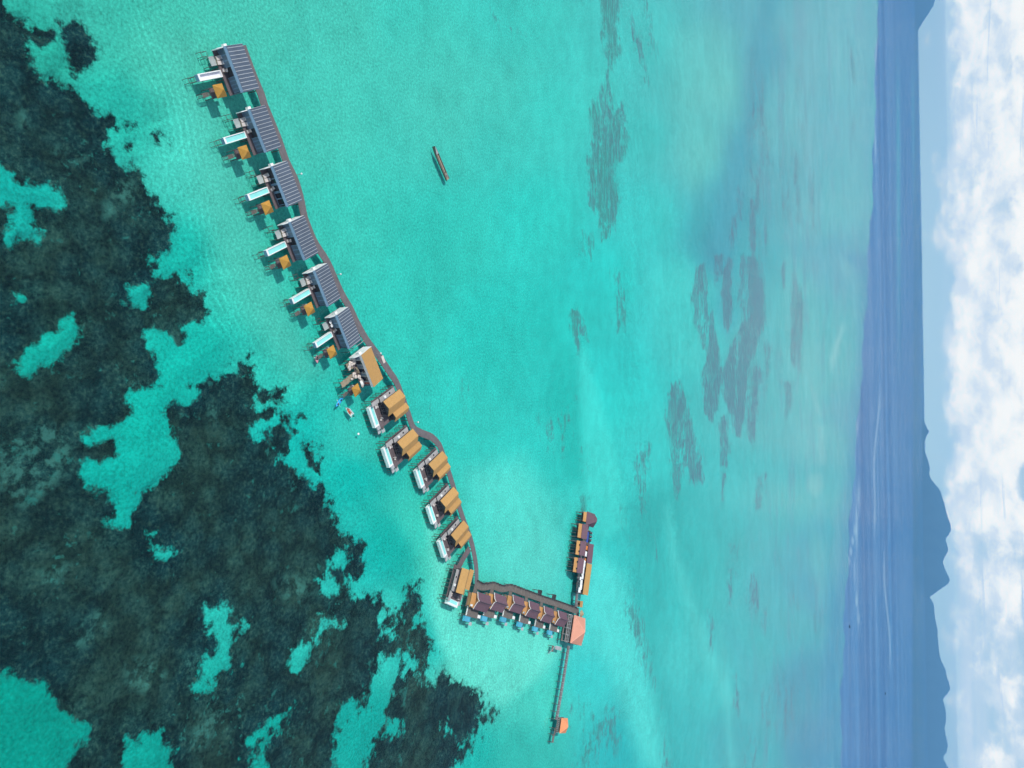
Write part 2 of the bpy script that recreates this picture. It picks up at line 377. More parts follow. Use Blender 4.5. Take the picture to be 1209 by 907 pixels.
BANKS = [  # banks, bars and channels of the sea floor: (outline, softness in px, colour, strength)
 ([(735,600),(770,620),(785,680),(780,760),(792,830),(805,930),(780,930),(770,850),(755,760),(742,700)], 12, (40,184,178), 0.6),
 ([(780,600),(830,610),(850,660),(845,720),(825,740),(800,700),(785,650)], 16, (42,190,184), 0.6),
 ([(700,640),(735,680),(760,760),(780,850),(790,920),(760,900),(735,820),(715,760),(690,700)], 12, (84,228,218), 0.85),
 ([(505,600),(512,650),(517,690),(518,725),(525,760),(545,795),(575,818),(600,832),(640,800),(665,770),(645,745),(600,740),(560,715),(545,680),(530,640)], 7, (106,228,208), 0.9),
 ([(440,600),(470,610),(492,650),(503,690),(508,735),(516,770),(500,760),(470,690),(440,640)], 9, (10,178,164), 0.7),
 ([(686,425),(687,470),(691,520),(696,570),(699,620),(715,640),(742,620),(730,540),(714,480),(692,410)], 6, (70,226,214), 0.62),
 ([(650,380),(683,420),(684,470),(688,520),(693,570),(676,570),(655,480)], 8, (26,188,176), 0.75),
 ([(795,660),(805,690),(820,740),(838,790),(862,832),(872,830),(852,780),(832,730),(817,690),(806,655),(792,600)], 8, (84,218,210), 0.6),
 ([(856,740),(864,800),(870,870),(876,930),(866,930),(858,800)], 6, (84,212,208), 0.6),
 ([(862,740),(875,790),(880,870),(884,930),(930,930),(920,850),(900,780)], 10, (58,186,190), 0.7),
 ([(935,-40),(905,-40),(902,0),(897,40),(890,90),(882,140),(866,190),(852,240),(840,280),(835,310),(850,330),(866,335),(872,300),(880,250),(890,190),(900,130),(908,80),(914,40),(925,0)], 8, (62,166,182), 0.85),
 ([(856,325),(870,335),(876,380),(862,400),(850,370)], 4, (62,184,190), 0.8),
 ([(800,40),(850,20),(880,40),(872,120),(850,190),(820,220),(800,140)], 16, (98,204,194), 0.6),
 ([(770,330),(810,310),(835,340),(835,440),(810,440),(780,400)], 14, (66,214,204), 0.6),
 ([(1000,300),(1020,330),(1013,450),(1002,560),(985,700),(972,800),(960,930),(1000,930),(1003,760),(1010,640),(1019,540),(1028,420),(1034,300)], 7, (70,154,186), 0.85),
 ([(930,300),(960,330),(975,480),(965,560),(945,540),(935,420)], 10, (92,200,196), 0.6),
 ([(982,425),(988,405),(997,380),(999,385),(992,412),(985,440)], 2.5, (136,206,204), 0.8), ([(968,503),(976,503),(977,547),(970,547)], 3, (128,204,202), 0.7),
 ([(958,560),(972,560),(975,575),(965,587),(955,575)], 3, (126,204,200), 0.7), ([(956,440),(966,465),(973,492),(966,487)], 2.5, (126,204,202), 0.7), ([(995,300),(1008,320),(1004,335),(994,318)], 3, (120,196,202), 0.6),
 ([(960,620),(975,640),(978,690),(970,720),(962,680)], 5, (92,196,196), 0.6), ([(990,600),(998,640),(990,700),(984,660)], 4, (100,180,192), 0.6),
 ([(940,0),(975,0),(985,120),(975,260),(955,240),(950,120)], 9, (98,184,192), 0.6), ([(985,40),(1020,40),(1020,260),(1000,280),(990,160)], 9, (106,194,198), 0.6),
 ([(190,40),(260,40),(300,200),(330,330),(385,440),(350,450),(300,380),(255,290),(225,160)], 16, (82,192,173), 0.65),
 ([(420,60),(520,30),(640,80),(600,150),(480,140)], 30, (78,200,182), 0.45), ([(450,250),(520,230),(560,330),(500,420),(450,340)], 26, (48,194,178), 0.5),
 ([(560,560),(620,540),(660,600),(640,680),(590,660)], 18, (92,222,206), 0.6), ([(560,340),(640,330),(660,420),(600,470),(550,420)], 22, (38,198,184), 0.5),
]
# edge of the lagoon: photo x of the drop-off for photo y
EDGE_Y = [-300, 0, 100, 200, 300, 400, 480, 560, 640, 730, 800, 907, 1300]
EDGE_X = [1040, 1038, 1036, 1034, 1030, 1025, 1020, 1014, 1008, 1003, 1000, 998, 985]


def poly_sd(px, py, poly):
    """signed distance in survey pixels, positive inside"""
    P = np.array(poly, float)
    n = len(P)
    best = np.full(px.shape, 1e9)
    inside = np.zeros(px.shape, bool)
    for i in range(n):
        ax_, ay_ = P[i]
        bx_, by_ = P[(i + 1) % n]
        ex, ey = bx_ - ax_, by_ - ay_
        wx, wy = px - ax_, py - ay_
        t = np.clip((wx * ex + wy * ey) / max(ex * ex + ey * ey, 1e-9), 0, 1)
        d = (wx - ex * t) ** 2 + (wy - ey * t) ** 2
        np.minimum(best, d, out=best)
        c = ((ay_ <= py) & (by_ > py)) | ((by_ <= py) & (ay_ > py))
        if ey != 0:
            xi = ax_ + (py - ay_) / ey * ex
            inside ^= c & (px < xi)
    best = np.sqrt(best)
    return np.where(inside, best, -best)


gx = np.concatenate([np.arange(-60, 1030, 2.0), np.arange(1030, 1081.5, 0.7)])
gy = np.arange(-230, 1140, 2.2)
GX, GY = np.meshgrid(gx, gy, indexing='ij')
fl = np.zeros(GX.shape)
sd_reef = np.full(GX.shape, -60.0)


def bb(poly, pad):
    a = np.array(poly)
    return np.s_[max(0, np.searchsorted(gx, a[:, 0].min() - pad)):np.searchsorted(gx, a[:, 0].max() + pad) + 1,
                 max(0, np.searchsorted(gy, a[:, 1].min() - pad)):np.searchsorted(gy, a[:, 1].max() + pad) + 1]


for po in REEF:
    s = bb(po, 40)
    sd_reef[s] = np.maximum(sd_reef[s], poly_sd(GX[s], GY[s], po))
for po in SAND:
    s = bb(po, 40)
    sd_reef[s] = np.minimum(sd_reef[s], -poly_sd(GX[s], GY[s], po))
sd_reef = np.clip(sd_reef, -40, 40)
patchy = np.zeros(GX.shape)
for po in PATCHY:
    s = bb(po, 30)
    q = np.clip(poly_sd(GX[s], GY[s], po) / 14 + 0.6, 0, 1)
    patchy[s] = np.maximum(patchy[s], q)
grass = np.zeros(GX.shape)
for po, soft, amt in GRASS:
    s = bb(po, soft * 3)
    q = np.clip(poly_sd(GX[s], GY[s], po) / (2.0 * soft) + 0.5, 0, 1) * amt
    grass[s] = np.maximum(grass[s], q)
num = np.zeros(GX.shape + (3,))
den = np.zeros(GX.shape)
for (cx, cy, c) in SANDCOL:
    d2 = (GX - cx) ** 2 + (GY - cy) ** 2
    wt = 1.0 / (d2 + 260.0) ** 1.9
    num += wt[..., None] * np.array(s2l(c))
    den += wt
sand = num / den[..., None]
for po, soft, c, amt in BANKS:
    sl = bb(po, soft * 3)
    q = np.clip(poly_sd(GX[sl], GY[sl], po) / (2.6 * soft) + 0.5, 0, 1)
    q = (q * q * (3 - 2 * q) * amt)[..., None]
    sand[sl] = sand[sl] * (1 - q) + np.array(s2l(c)) * q
edge = np.interp(GY, EDGE_Y, EDGE_X) + 1.2 * np.sin(GY / 17.0) + 0.8 * np.sin(GY / 6.3 + 1)
esoft = np.interp(GY, [0, 230, 480, 900], [2.5, 4.0, 9.0, 7.0])
deep = np.clip((GX - edge) / esoft + 0.5, 0, 1)
deep = deep * deep * (3 - 2 * deep)

# ground positions
dX = (GX - PW / 2) / FPX
dY = -(GY - PH / 2) / FPX
D = np.stack([cF[i] + cR[i] * dX + cU[i] * dY for i in range(3)], -1)
T = -CAM_H / D[..., 2]
WX, WY = D[..., 0] * T, D[..., 1] * T
# floor depth: sandbank about a metre and a half down, deeper round the coral, the drop-off beyond
depth = 1.5 + 1.6 * np.clip((sd_reef + 30) / 45, 0, 1) * (GX < 700)
depth += 2.0 * np.clip((GX - 720) / 150, 0, 1)
depth = depth * (1 - deep) + 26.0 * deep
nr, nc = GX.shape
hgt = np.zeros(GX.shape)
for k in range(26):     # low coral heads, metres
    a_, f_ = rng.uniform(0, 2 * math.pi), rng.uniform(0.12, 1.1)
    hgt += np.sin((WX * math.cos(a_) + WY * math.sin(a_)) * f_ + rng.uniform(0, 6.28)) * 0.07
WZ = -depth + np.where(sd_reef > -4, hgt * np.clip((sd_reef + 4) / 8, 0, 1), 0.0)
WZ = np.minimum(WZ, -0.7)
# border rows: behind the camera, far sides
idx = np.arange(nr * nc).reshape(nr, nc)
verts = np.stack([WX, WY, WZ], -1).reshape(-1, 3)
quads = np.stack([idx[:-1, :-1], idx[:-1, 1:], idx[1:, 1:], idx[1:, :-1]], -1).reshape(-1, 4)
me = bpy.data.meshes.new("seabed")
me.vertices.add(len(verts))
me.vertices.foreach_set("co", verts.ravel())
me.loops.add(quads.size)
me.loops.foreach_set("vertex_index", quads.ravel().astype(np.int32))
me.polygons.add(len(quads))
me.polygons.foreach_set("loop_start", np.arange(0, quads.size, 4, dtype=np.int32))
me.polygons.foreach_set("use_smooth", np.ones(len(quads), bool))
me.update(calc_edges=True)


def vattr(name, arr, kind='FLOAT'):
    a = me.attributes.new(name, kind, 'POINT')
    if kind == 'FLOAT':
        a.data.foreach_set("value", arr.ravel().astype(np.float32))
    else:
        c = np.concatenate([arr.reshape(-1, 3), np.ones((arr.size // 3, 1))], 1)
        a.data.foreach_set("color", c.ravel().astype(np.float32))


vattr("reef", sd_reef)
vattr("rubble", patchy)
vattr("weed", grass)
vattr("deep", deep)
vattr("floor_colour", sand, 'FLOAT_COLOR')
vattr("range_px", GX)
# pale line of broken water along the outer reef, and distant shoals
surf = np.exp(-((GX - edge - 2.0) / 1.2) ** 2) * np.clip((GY - 470) / 120, 0, 1)
for (ya, xa, yb, xb, wd) in ((560, 1028, 690, 1014, 0.8), (600, 1022, 760, 1026, 0.7), (450, 1046, 640, 1040, 0.7), (640, 1052, 800, 1058, 0.7), (20, 1042, 200, 1040, 0.7), (480, 1026, 570, 1018, 1.0)):
    xc = xa + (xb - xa) * (GY - ya) / (yb - ya) + 1.5 * np.sin(GY / 23.0)
    tt = np.clip((GY - ya) / 30, 0, 1) * np.clip((yb - GY) / 30, 0, 1)
    surf = np.maximum(surf, 0.7 * tt * np.exp(-((GX - xc) / wd) ** 2))
vattr("surf", surf)
# bands of caustic light painted into the sand colour along the bank edge
caustic = np.zeros(GX.shape)
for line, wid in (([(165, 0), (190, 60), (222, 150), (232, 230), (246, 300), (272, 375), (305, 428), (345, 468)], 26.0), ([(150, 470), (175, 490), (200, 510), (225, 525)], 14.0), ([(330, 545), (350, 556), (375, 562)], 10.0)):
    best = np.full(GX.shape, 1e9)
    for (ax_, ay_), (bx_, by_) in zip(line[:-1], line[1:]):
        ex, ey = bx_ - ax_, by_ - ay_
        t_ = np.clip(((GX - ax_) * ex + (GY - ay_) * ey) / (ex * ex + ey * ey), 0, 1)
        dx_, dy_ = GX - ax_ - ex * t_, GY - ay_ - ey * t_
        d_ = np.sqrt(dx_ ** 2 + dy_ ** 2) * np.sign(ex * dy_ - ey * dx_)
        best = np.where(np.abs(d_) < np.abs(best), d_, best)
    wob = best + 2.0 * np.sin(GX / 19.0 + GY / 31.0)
    caustic = np.maximum(caustic, 0.34 * np.clip(np.sin(wob * 2 * math.pi / 7.5), -0.2, 1) ** 3 * np.exp(-(best / wid) ** 2))
vattr("caustic", caustic)
shoal = 0.75 * np.exp(-((GX - (1064 + GY * 0.006)) / 1.8) ** 2) * np.clip((GY - 40) / 120, 0, 1) * np.clip((460 - GY) / 200, 0, 1)
hline = 1080.0 + (GY - 0) * 0.0172
shoal = np.maximum(shoal, 0.9 * np.exp(-((GX - hline + 2.2) / 1.3) ** 2) * np.clip((GY - 60) / 60, 0, 1))
vattr("shoal", shoal)
if me.polygons[0].normal.z < 0:
    me.flip_normals()

m, nt, out = blank("seabed")
geo = nt.new('ShaderNodeNewGeometry')
P = geo.outputs['Position']
reef = nt.attr("reef").outputs['Fac']
rub = nt.attr("rubble").outputs['Fac']
weed = nt.attr("weed").outputs['Fac']
deepf = nt.attr("deep").outputs['Fac']
fcol = nt.attr("floor_colour").outputs['Color']
rpx = nt.attr("range_px").outputs['Fac']
# sand: ripples, and fine mottling with caustic light painted in as tone
r1 = nt.noise(P, 1.3, 2, 0.8)
r2 = nt.noise(P, 0.16, 4, 0.6)
r3 = nt.noise(P, 0.022, 3, 0.5)
sv = nt.math('ADD', nt.math('MULTIPLY', nt.math('SUBTRACT', r1, 0.5), 1.40), nt.math('MULTIPLY', nt.math('SUBTRACT', r2, 0.5), 0.42))
sv = nt.math('ADD', sv, nt.math('MULTIPLY', nt.math('SUBTRACT', r3, 0.5), 0.34))
sv = nt.math('ADD', sv, nt.nz(nt.vmul(P, (0.35, 1.0, 1.0)), 0.05, 4, 0.65, 0.26))
hs = nt.new('ShaderNodeHueSaturation')
nt.l.new(fcol, hs.inputs['Color'])
nt.l.new(nt.math('ADD', 1.0, sv), hs.inputs['Value'])
caustic = nt.attr("caustic").outputs['Fac']  # painted caustic bands, brightening the sand colour
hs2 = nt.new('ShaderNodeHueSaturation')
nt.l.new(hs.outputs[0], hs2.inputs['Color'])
nt.l.new(nt.math('ADD', 1.0, nt.math('MULTIPLY', caustic, nt.mapr(nt.nz(P, 0.09, 3, 0.6), -0.3, 0.3, 0.2, 1.0))), hs2.inputs['Value'])
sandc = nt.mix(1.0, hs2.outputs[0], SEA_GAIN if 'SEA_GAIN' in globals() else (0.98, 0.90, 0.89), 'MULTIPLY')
# scattered small dark bits on the sand
dots = nt.nz(P, 0.40, 4, 0.7)
dzone = nt.mapr(nt.nz(P, 0.022, 4, 0.6), -0.1, 0.5, -0.3, 0.35)
dm = nt.mapr(nt.math('ADD', dots, dzone), 0.78, 0.9)
sandc = nt.mix(nt.math('MULTIPLY', dm, 0.6), sandc, (0.02, 0.15, 0.14))
# coral
ed = nt.math('ADD', nt.math('MULTIPLY', nt.nz(P, 0.075, 7, 0.70), 30.0), nt.math('MULTIPLY', nt.nz(P, 0.33, 5, 0.72), 15.0))
rm = nt.mapr(nt.math('ADD', reef, ed), -4.5, 5.5)
c1 = nt.nz(P, 1.0, 4, 0.80, 3.2)
c2 = nt.nz(P, 0.050, 4, 0.62)
c3 = nt.nz(P, 0.016, 4, 0.55)
cor = nt.mix(nt.mapr(c2, -0.3, 0.35), (0.0060, 0.037, 0.046), (0.017, 0.054, 0.050))
cor = nt.mix(nt.mapr(nt.math('ADD', c3, nt.math('MULTIPLY', c2, 0.5)), 0.05, 0.5, 0.0, 0.7), cor, (0.028, 0.060, 0.048))
cor = nt.mix(nt.mapr(c1, 0.02, 0.5, 0.0, 0.8), cor, (0.052, 0.112, 0.096))
cor = nt.mix(nt.mapr(c1, 0.0, -0.42, 0.0, 0.9), cor, (0.003, 0.018, 0.023))
inner = nt.math('MULTIPLY', nt.mapr(nt.math('ADD', reef, nt.math('MULTIPLY', c3, 22.0)), 8.0, 34.0), nt.mapr(c2, -0.35, 0.3, 0.25, 0.95))
cor = nt.mix(nt.math('MULTIPLY', inner, nt.mapr(c1, -0.5, 0.7, 0.15, 0.75)), cor, (0.042, 0.082, 0.066))
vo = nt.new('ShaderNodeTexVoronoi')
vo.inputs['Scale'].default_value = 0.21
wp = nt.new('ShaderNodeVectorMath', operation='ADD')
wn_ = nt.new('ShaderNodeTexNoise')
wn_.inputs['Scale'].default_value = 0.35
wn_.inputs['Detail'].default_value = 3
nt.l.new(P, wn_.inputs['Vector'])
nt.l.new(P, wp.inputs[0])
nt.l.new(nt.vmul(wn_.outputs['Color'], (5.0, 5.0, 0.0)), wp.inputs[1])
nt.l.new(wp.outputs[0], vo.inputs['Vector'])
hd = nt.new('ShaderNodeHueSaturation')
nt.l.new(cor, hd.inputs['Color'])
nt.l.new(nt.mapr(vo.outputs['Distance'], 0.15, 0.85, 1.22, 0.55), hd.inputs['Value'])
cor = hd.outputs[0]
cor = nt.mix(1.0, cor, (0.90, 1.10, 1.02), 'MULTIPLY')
fleck = nt.mapr(nt.math('ADD', nt.nz(P, 0.55, 4, 0.7), nt.math('MULTIPLY', nt.nz(P, 0.04, 3, 0.6), 0.8)), 0.42, 0.72)
cor = nt.mix(nt.math('MULTIPLY', fleck, 0.65), cor, (0.035, 0.24, 0.205))
rubm = nt.math('MULTIPLY', rub, nt.mapr(nt.nz(P, 0.30, 4, 0.72), -0.15, 0.35))
cor = nt.mix(nt.math('MULTIPLY', rubm, 0.7), cor, (0.07, 0.25, 0.21))
spot = nt.mapr(nt.math('ADD', nt.nz(P, 0.20, 5, 0.7), nt.math('MULTIPLY', c3, 0.35)), 0.30, 0.52)
cor = nt.mix(nt.math('MULTIPLY', spot, 0.6), cor, (0.030, 0.22, 0.19))
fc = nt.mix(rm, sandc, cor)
# seagrass and far coral patches
PS = nt.vmul(P, (0.45, 1.0, 1.0))
wn = nt.math('ADD', nt.math('MULTIPLY', nt.nz(PS, 0.035, 6, 0.76), 1.1), nt.math('MULTIPLY', nt.nz(P, 0.20, 4, 0.74), 0.85))
wn = nt.math('ADD', wn, nt.nz(nt.vmul(P, (0.10, 0.45, 1.0)), 0.8, 4, 0.7, 1.6))
wm = nt.mapr(nt.math('ADD', nt.math('MULTIPLY', weed, 1.05), wn), 0.32, 0.88)
wm = nt.math('MULTIPLY', wm, nt.mapr(weed, 0.02, 0.22))
wcol = nt.mix(nt.mapr(rpx, 690.0, 880.0), (0.055, 0.235, 0.215), (0.092, 0.172, 0.228))
wcol = nt.mix(nt.mapr(nt.noise(P, 0.02, 3, 0.6), 0.4, 0.65, 0.0, 0.5), wcol, (0.10, 0.17, 0.23))
wtx = nt.mapr(nt.nz(nt.vmul(P, (0.22, 0.8, 1.0)), 0.55, 4, 0.75), -0.40, 0.25, 0.40, 1.0)
fc = nt.mix(nt.math('MULTIPLY', nt.math('MULTIPLY', wm, wtx), 0.92), fc, wcol)
# streaks in the far lagoon
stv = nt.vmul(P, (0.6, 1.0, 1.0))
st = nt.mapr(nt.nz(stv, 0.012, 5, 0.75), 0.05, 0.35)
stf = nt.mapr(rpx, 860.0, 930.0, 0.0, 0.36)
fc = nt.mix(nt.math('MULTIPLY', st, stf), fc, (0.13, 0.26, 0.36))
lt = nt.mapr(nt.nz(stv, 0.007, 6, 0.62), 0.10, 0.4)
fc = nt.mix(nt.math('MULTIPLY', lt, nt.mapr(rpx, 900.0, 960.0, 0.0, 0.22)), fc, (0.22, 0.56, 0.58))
# deep
lane = nt.nz(nt.vmul(P, (0.00035, 0.0040, 1.0)), 1.0, 6, 0.62)
dc = nt.mix(nt.mapr(lane, -0.3, 0.35), (0.020, 0.120, 0.34), (0.065, 0.24, 0.50))
ln1 = nt.mapr(nt.nz(nt.vmul(P, (0.0009, 0.011, 1.0)), 1.0, 5, 0.7), 0.10, 0.42)
dc = nt.mix(nt.math('MULTIPLY', ln1, 0.42), dc, (0.24, 0.40, 0.58))
shoal = nt.attr("shoal").outputs['Fac']
dc = nt.mix(shoal, dc, (0.10, 0.50, 0.56))
fc = nt.mix(deepf, fc, dc)
surf = nt.attr("surf").outputs['Fac']
fc = nt.mix(nt.math('MULTIPLY', surf, nt.mapr(nt.nz(nt.vmul(P, (0.006, 0.02, 1.0)), 1.0, 4, 0.6), -0.5, 0.2, 0.4, 1.0)), fc, (0.50, 0.68, 0.76))
b = nt.new('ShaderNodeBsdfDiffuse')
nt.l.new(fc, b.inputs['Color'])
bp = nt.new('ShaderNodeBump')
bp.inputs['Strength'].default_value = 0.6
bp.inputs['Distance'].default_value = 0.7
nt.l.new(c1, bp.inputs['Height'])
nt.l.new(nt.math('MULTIPLY', rm, 0.6), bp.inputs['Strength'])
nt.l.new(bp.outputs[0], b.inputs['Normal'])
nt.l.new(b.outputs[0], out.inputs[0])
me.materials.append(m)
seabed = bpy.data.objects.new("seabed", me)
COL.objects.link(seabed)
structure(seabed)

# outer sea floor under and beyond the surveyed part
m2, nt, out = blank("outer_seabed")
b = nt.new('ShaderNodeBsdfDiffuse')
geo = nt.new('ShaderNodeNewGeometry')
q = nt.noise(geo.outputs['Position'], 0.01, 6, 0.6)
nt.l.new(nt.mix(nt.mapr(q, 0.35, 0.65), (0.02, 0.10, 0.22), (0.03, 0.16, 0.26)), b.inputs['Color'])
nt.l.new(b.outputs[0], out.inputs[0])
BX, BY0, BY1 = 36000.0, -3000.0, 36000.0
structure(mesh_obj("outer_seabed", [(-BX, BY0, -34), (BX, BY0, -34), (BX, BY1, -34), (-BX, BY1, -34)], [(0, 1, 2, 3)], m2))

# ------------------------------------------------------------------ water surface
m, nt, out = blank("water")
geo = nt.new('ShaderNodeNewGeometry')
P = geo.outputs['Position']
wv = nt.math('ADD', nt.math('MULTIPLY', nt.noise(P, 1.5, 3, 0.6), 0.25), nt.math('MULTIPLY', nt.noise(nt.vmul(P, (0.5, 1.2, 1.0)), 0.45, 3, 0.6), 0.7))
bp = nt.new('ShaderNodeBump')
bp.inputs['Strength'].default_value = 0.35
bp.inputs['Distance'].default_value = 0.25
nt.l.new(wv, bp.inputs['Height'])
gl = nt.new('ShaderNodeBsdfGlossy')
gl.inputs['Roughness'].default_value = 0.12
nt.l.new(bp.outputs[0], gl.inputs['Normal'])
tr = nt.new('ShaderNodeBsdfTransparent')
tr.inputs[0].default_value = (0.93, 1.0, 0.99, 1)
fr = nt.new('ShaderNodeFresnel')
fr.inputs[0].default_value = 1.33
# waves tilt the facets towards the viewer: far water never reaches full grazing reflectance
wind = nt.mapr(nt.noise(nt.vmul(P, (0.00022, 0.0016, 1.0)), 1.0, 5, 0.6), 0.3, 0.7, 0.72, 1.18)
k = nt.math('MINIMUM', nt.math('MULTIPLY', fr.outputs[0], 0.8), nt.math('MULTIPLY', wind, REFL_MAX if 'REFL_MAX' in globals() else 0.25))
mx = nt.new('ShaderNodeMixShader')
nt.l.new(k, mx.inputs[0])
nt.l.new(tr.outputs[0], mx.inputs[1])
nt.l.new(gl.outputs[0], mx.inputs[2])
nt.l.new(mx.outputs[0], out.inputs[0])
structure(mesh_obj("water", [(-BX, BY0, 0), (BX, BY0, 0), (BX, BY1, 0), (-BX, BY1, 0)], [(0, 1, 2, 3)], m))

# ------------------------------------------------------------------ hills on the horizon
mh, nt, out = blank("hill_forest")
b = nt.new('ShaderNodeBsdfDiffuse')
geo = nt.new('ShaderNodeNewGeometry')
q = nt.noise(geo.outputs['Position'], 0.004, 8, 0.65)
nt.l.new(nt.mix(nt.mapr(q, 0.35, 0.65), (0.028, 0.055, 0.050), (0.05, 0.085, 0.07)), b.inputs['Color'])
nt.l.new(b.outputs[0], out.inputs[0])


def hills(name, dist, prof, width, label=None):
    """prof: (photo y, photo x of the skyline); a ridge standing on the sea at the given distance"""
    ys = np.arange(prof[0][0], prof[-1][0] + 0.01, 3.0)
    xs = np.interp(ys, [p[0] for p in prof], [p[1] for p in prof])
    vs_, fs_ = [], []
    ns = 15
    rr = random.Random(int(dist))
    for i, (y, x) in enumerate(zip(ys, xs)):
        # direction of the skyline point
        d = cF + cR * ((x - PW / 2) / FPX) - cU * ((y - PH / 2) / FPX)
        t = dist / d.y
        h = max(4.0, CAM_H + d.z * t)
        X = d.x * t
        for j in range(ns):
            u = (j / (ns - 1)) * 2 - 1
            sh = max(0.0, 1 - abs(u) ** 1.25)
            gully = 1 + 0.30 * math.sin(i * 0.9 + 2.2 * math.sin(j * 0.8)) * (1 - sh) + rr.uniform(-.05, .05) * (abs(u) > .05)
            z = h * sh * gully if abs(u) < 0.999 else -25.0
            vs_.append((X * (1 + u * width / dist), dist + u * width, z))
    n = len(ys)
    for i in range(n - 1):
        for j in range(ns - 1):
            a = i * ns + j
            fs_.append((a, a + ns, a + ns + 1, a + 1))
    o = mesh_obj(name, vs_, fs_, mh)
    for p_ in o.data.polygons:
        p_.use_smooth = True
    structure(o)
    return o


hills("hills", 23000, [(497, 1087), (500, 1092), (505, 1094), (509, 1097), (515, 1094), (520, 1092), (526, 1091), (533, 1092), (545, 1096), (553, 1098), (560, 1097), (567, 1100), (574, 1106), (580, 1111), (586, 1112), (592, 1114), (600, 1116), (608, 1118), (618, 1122), (626, 1123), (632, 1120), (636, 1116), (643, 1118), (649, 1120), (655, 1117), (663, 1113), (670, 1115), (677, 1118), (683, 1121), (688, 1121), (692, 1116), (698, 1107), (704, 1099), (706, 1097), (708, 1096)], 2300)
hills("hills", 25000, [(700, 1093), (707, 1099), (713, 1102), (720, 1103), (730, 1104), (744, 1107), (752, 1107), (760, 1108), (770, 1109), (780, 1111), (790, 1116), (800, 1118), (808, 1121), (814, 1122), (820, 1118), (825, 1113), (832, 1115), (842, 1117), (852, 1117), (860, 1115), (870, 1117), (880, 1119), (888, 1118), (894, 1113), (900, 1116), (908, 1120), (940, 1124), (980, 1118), (1030, 1108), (1060, 1098)], 2300)
hills("hills", 25000, [(-140, 1080), (-100, 1098), (-60, 1108), (-20, 1106), (0, 1103.5), (6, 1102.5), (15, 1097), (22, 1092), (29, 1088), (35, 1084.5), (39, 1082)], 2300)
hills("hills", 23000, [(283, 1083.5), (290, 1085.5), (297, 1087.5), (302, 1088.5), (308, 1088.5), (314, 1087), (320, 1085.5), (328, 1085)], 800)
hills("hills", 22000, [(-120, 1079), (-60, 1079.5), (0, 1080), (40, 1080), (62, 1079.3), (70, 1078.6)], 120)
# ------------------------------------------------------------------ object helpers
class MB:
    """collects shapes and links them as ONE mesh object"""

    def __init__(self):
        self.v, self.f, self.m = [], [], []

    def add(self, vs, fs, mi=0):
        o = len(self.v)
        self.v += [tuple(p) for p in vs]
        self.f += [tuple(i + o for i in f) for f in fs]
        self.m += [mi] * len(fs)
        return self

    def box(self, x0, x1, y0, y1, z0, z1, mi=0):
        return self.add([(x0, y0, z0), (x1, y0, z0), (x1, y1, z0), (x0, y1, z0), (x0, y0, z1), (x1, y0, z1), (x1, y1, z1), (x0, y1, z1)],
                        [(3, 2, 1, 0), (4, 5, 6, 7), (0, 1, 5, 4), (1, 2, 6, 5), (2, 3, 7, 6), (3, 0, 4, 7)], mi)

    def prism(self, poly, z0, z1, mi=0):
        """horizontal outline (counter-clockwise) raised from z0 to z1"""
        n = len(poly)
        vs = [(p[0], p[1], z0) for p in poly] + [(p[0], p[1], z1) for p in poly]
        fs = [tuple(range(n - 1, -1, -1)), tuple(range(n, 2 * n))] + [(i, (i + 1) % n, n + (i + 1) % n, n + i) for i in range(n)]
        return self.add(vs, fs, mi)

    def sheet(self, prof, a0, a1, th, axis='y', mi=0):
        """a bent sheet: profile (s, z) swept along the other horizontal axis, th thick"""
        n = len(prof)
        up = [(s, z) for s, z in prof]
        dn = [(s, z - th) for s, z in prof]
        ring = up + dn[::-1]
        k = len(ring)
        vs = []
        for a in (a0, a1):
            vs += [((s, a, z) if axis == 'y' else (a, s, z)) for s, z in ring]
        fs = [(i, (i + 1) % k, k + (i + 1) % k, k + i) for i in range(k)]
        for i in range(n - 1):
            q = (i, i + 1, k - 2 - i, k - 1 - i)
            fs += [q[::-1], tuple(j + k for j in q)]
        return self.add(vs, fs, mi)

    def bar(self, a, b, r, n=6, mi=0):
        a, b = Vector(a), Vector(b)
        d = (b - a).normalized()
        u = d.orthogonal().normalized()
        w_ = d.cross(u)
        vs = []
        for p in (a, b):
            for i in range(n):
                t = 2 * math.pi * i / n
                vs.append(p + (u * math.cos(t) + w_ * math.sin(t)) * r)
        fs = [(i, (i + 1) % n, n + (i + 1) % n, n + i) for i in range(n)] + [tuple(range(n - 1, -1, -1)), tuple(range(n, 2 * n))]
        return self.add(vs, fs, mi)

    def loft(self, rings, mi=0, caps=True):
        n = len(rings[0])
        vs = [p for r in rings for p in r]
        fs = []
        for k in range(len(rings) - 1):
            for i in range(n):
                fs.append((k * n + i, k * n + (i + 1) % n, (k + 1) * n + (i + 1) % n, (k + 1) * n + i))
        if caps:
            fs += [tuple(range(n - 1, -1, -1)), tuple(range((len(rings) - 1) * n, len(rings) * n))]
        return self.add(vs, fs, mi)

    def build(self, name, mats, parent=None, loc=None, bevel=0.0, smooth=False):
        me = bpy.data.meshes.new(name)
        me.from_pydata(self.v, [], self.f)
        for mname in ([mats] if isinstance(mats, str) else mats):
            me.materials.append(MATS[mname])
        me.polygons.foreach_set("material_index", self.m)
        bm = bmesh.new()
        bm.from_mesh(me)
        bmesh.ops.recalc_face_normals(bm, faces=bm.faces)
        if bevel:
            bmesh.ops.bevel(bm, geom=list(bm.edges), offset=bevel, segments=1, affect='EDGES')
        bm.to_mesh(me)
        bm.free()
        if smooth:
            me.polygons.foreach_set("use_smooth", [True] * len(me.polygons))
        o = bpy.data.objects.new(name, me)
        COL.objects.link(o)
        if parent is not None:
            o.parent = parent
        if loc is not None:
            o.location = loc
        return o


def tag(o, label, cat, group=None):
    o['label'] = label
    o['category'] = cat
    if group:
        o['group'] = group
    return o


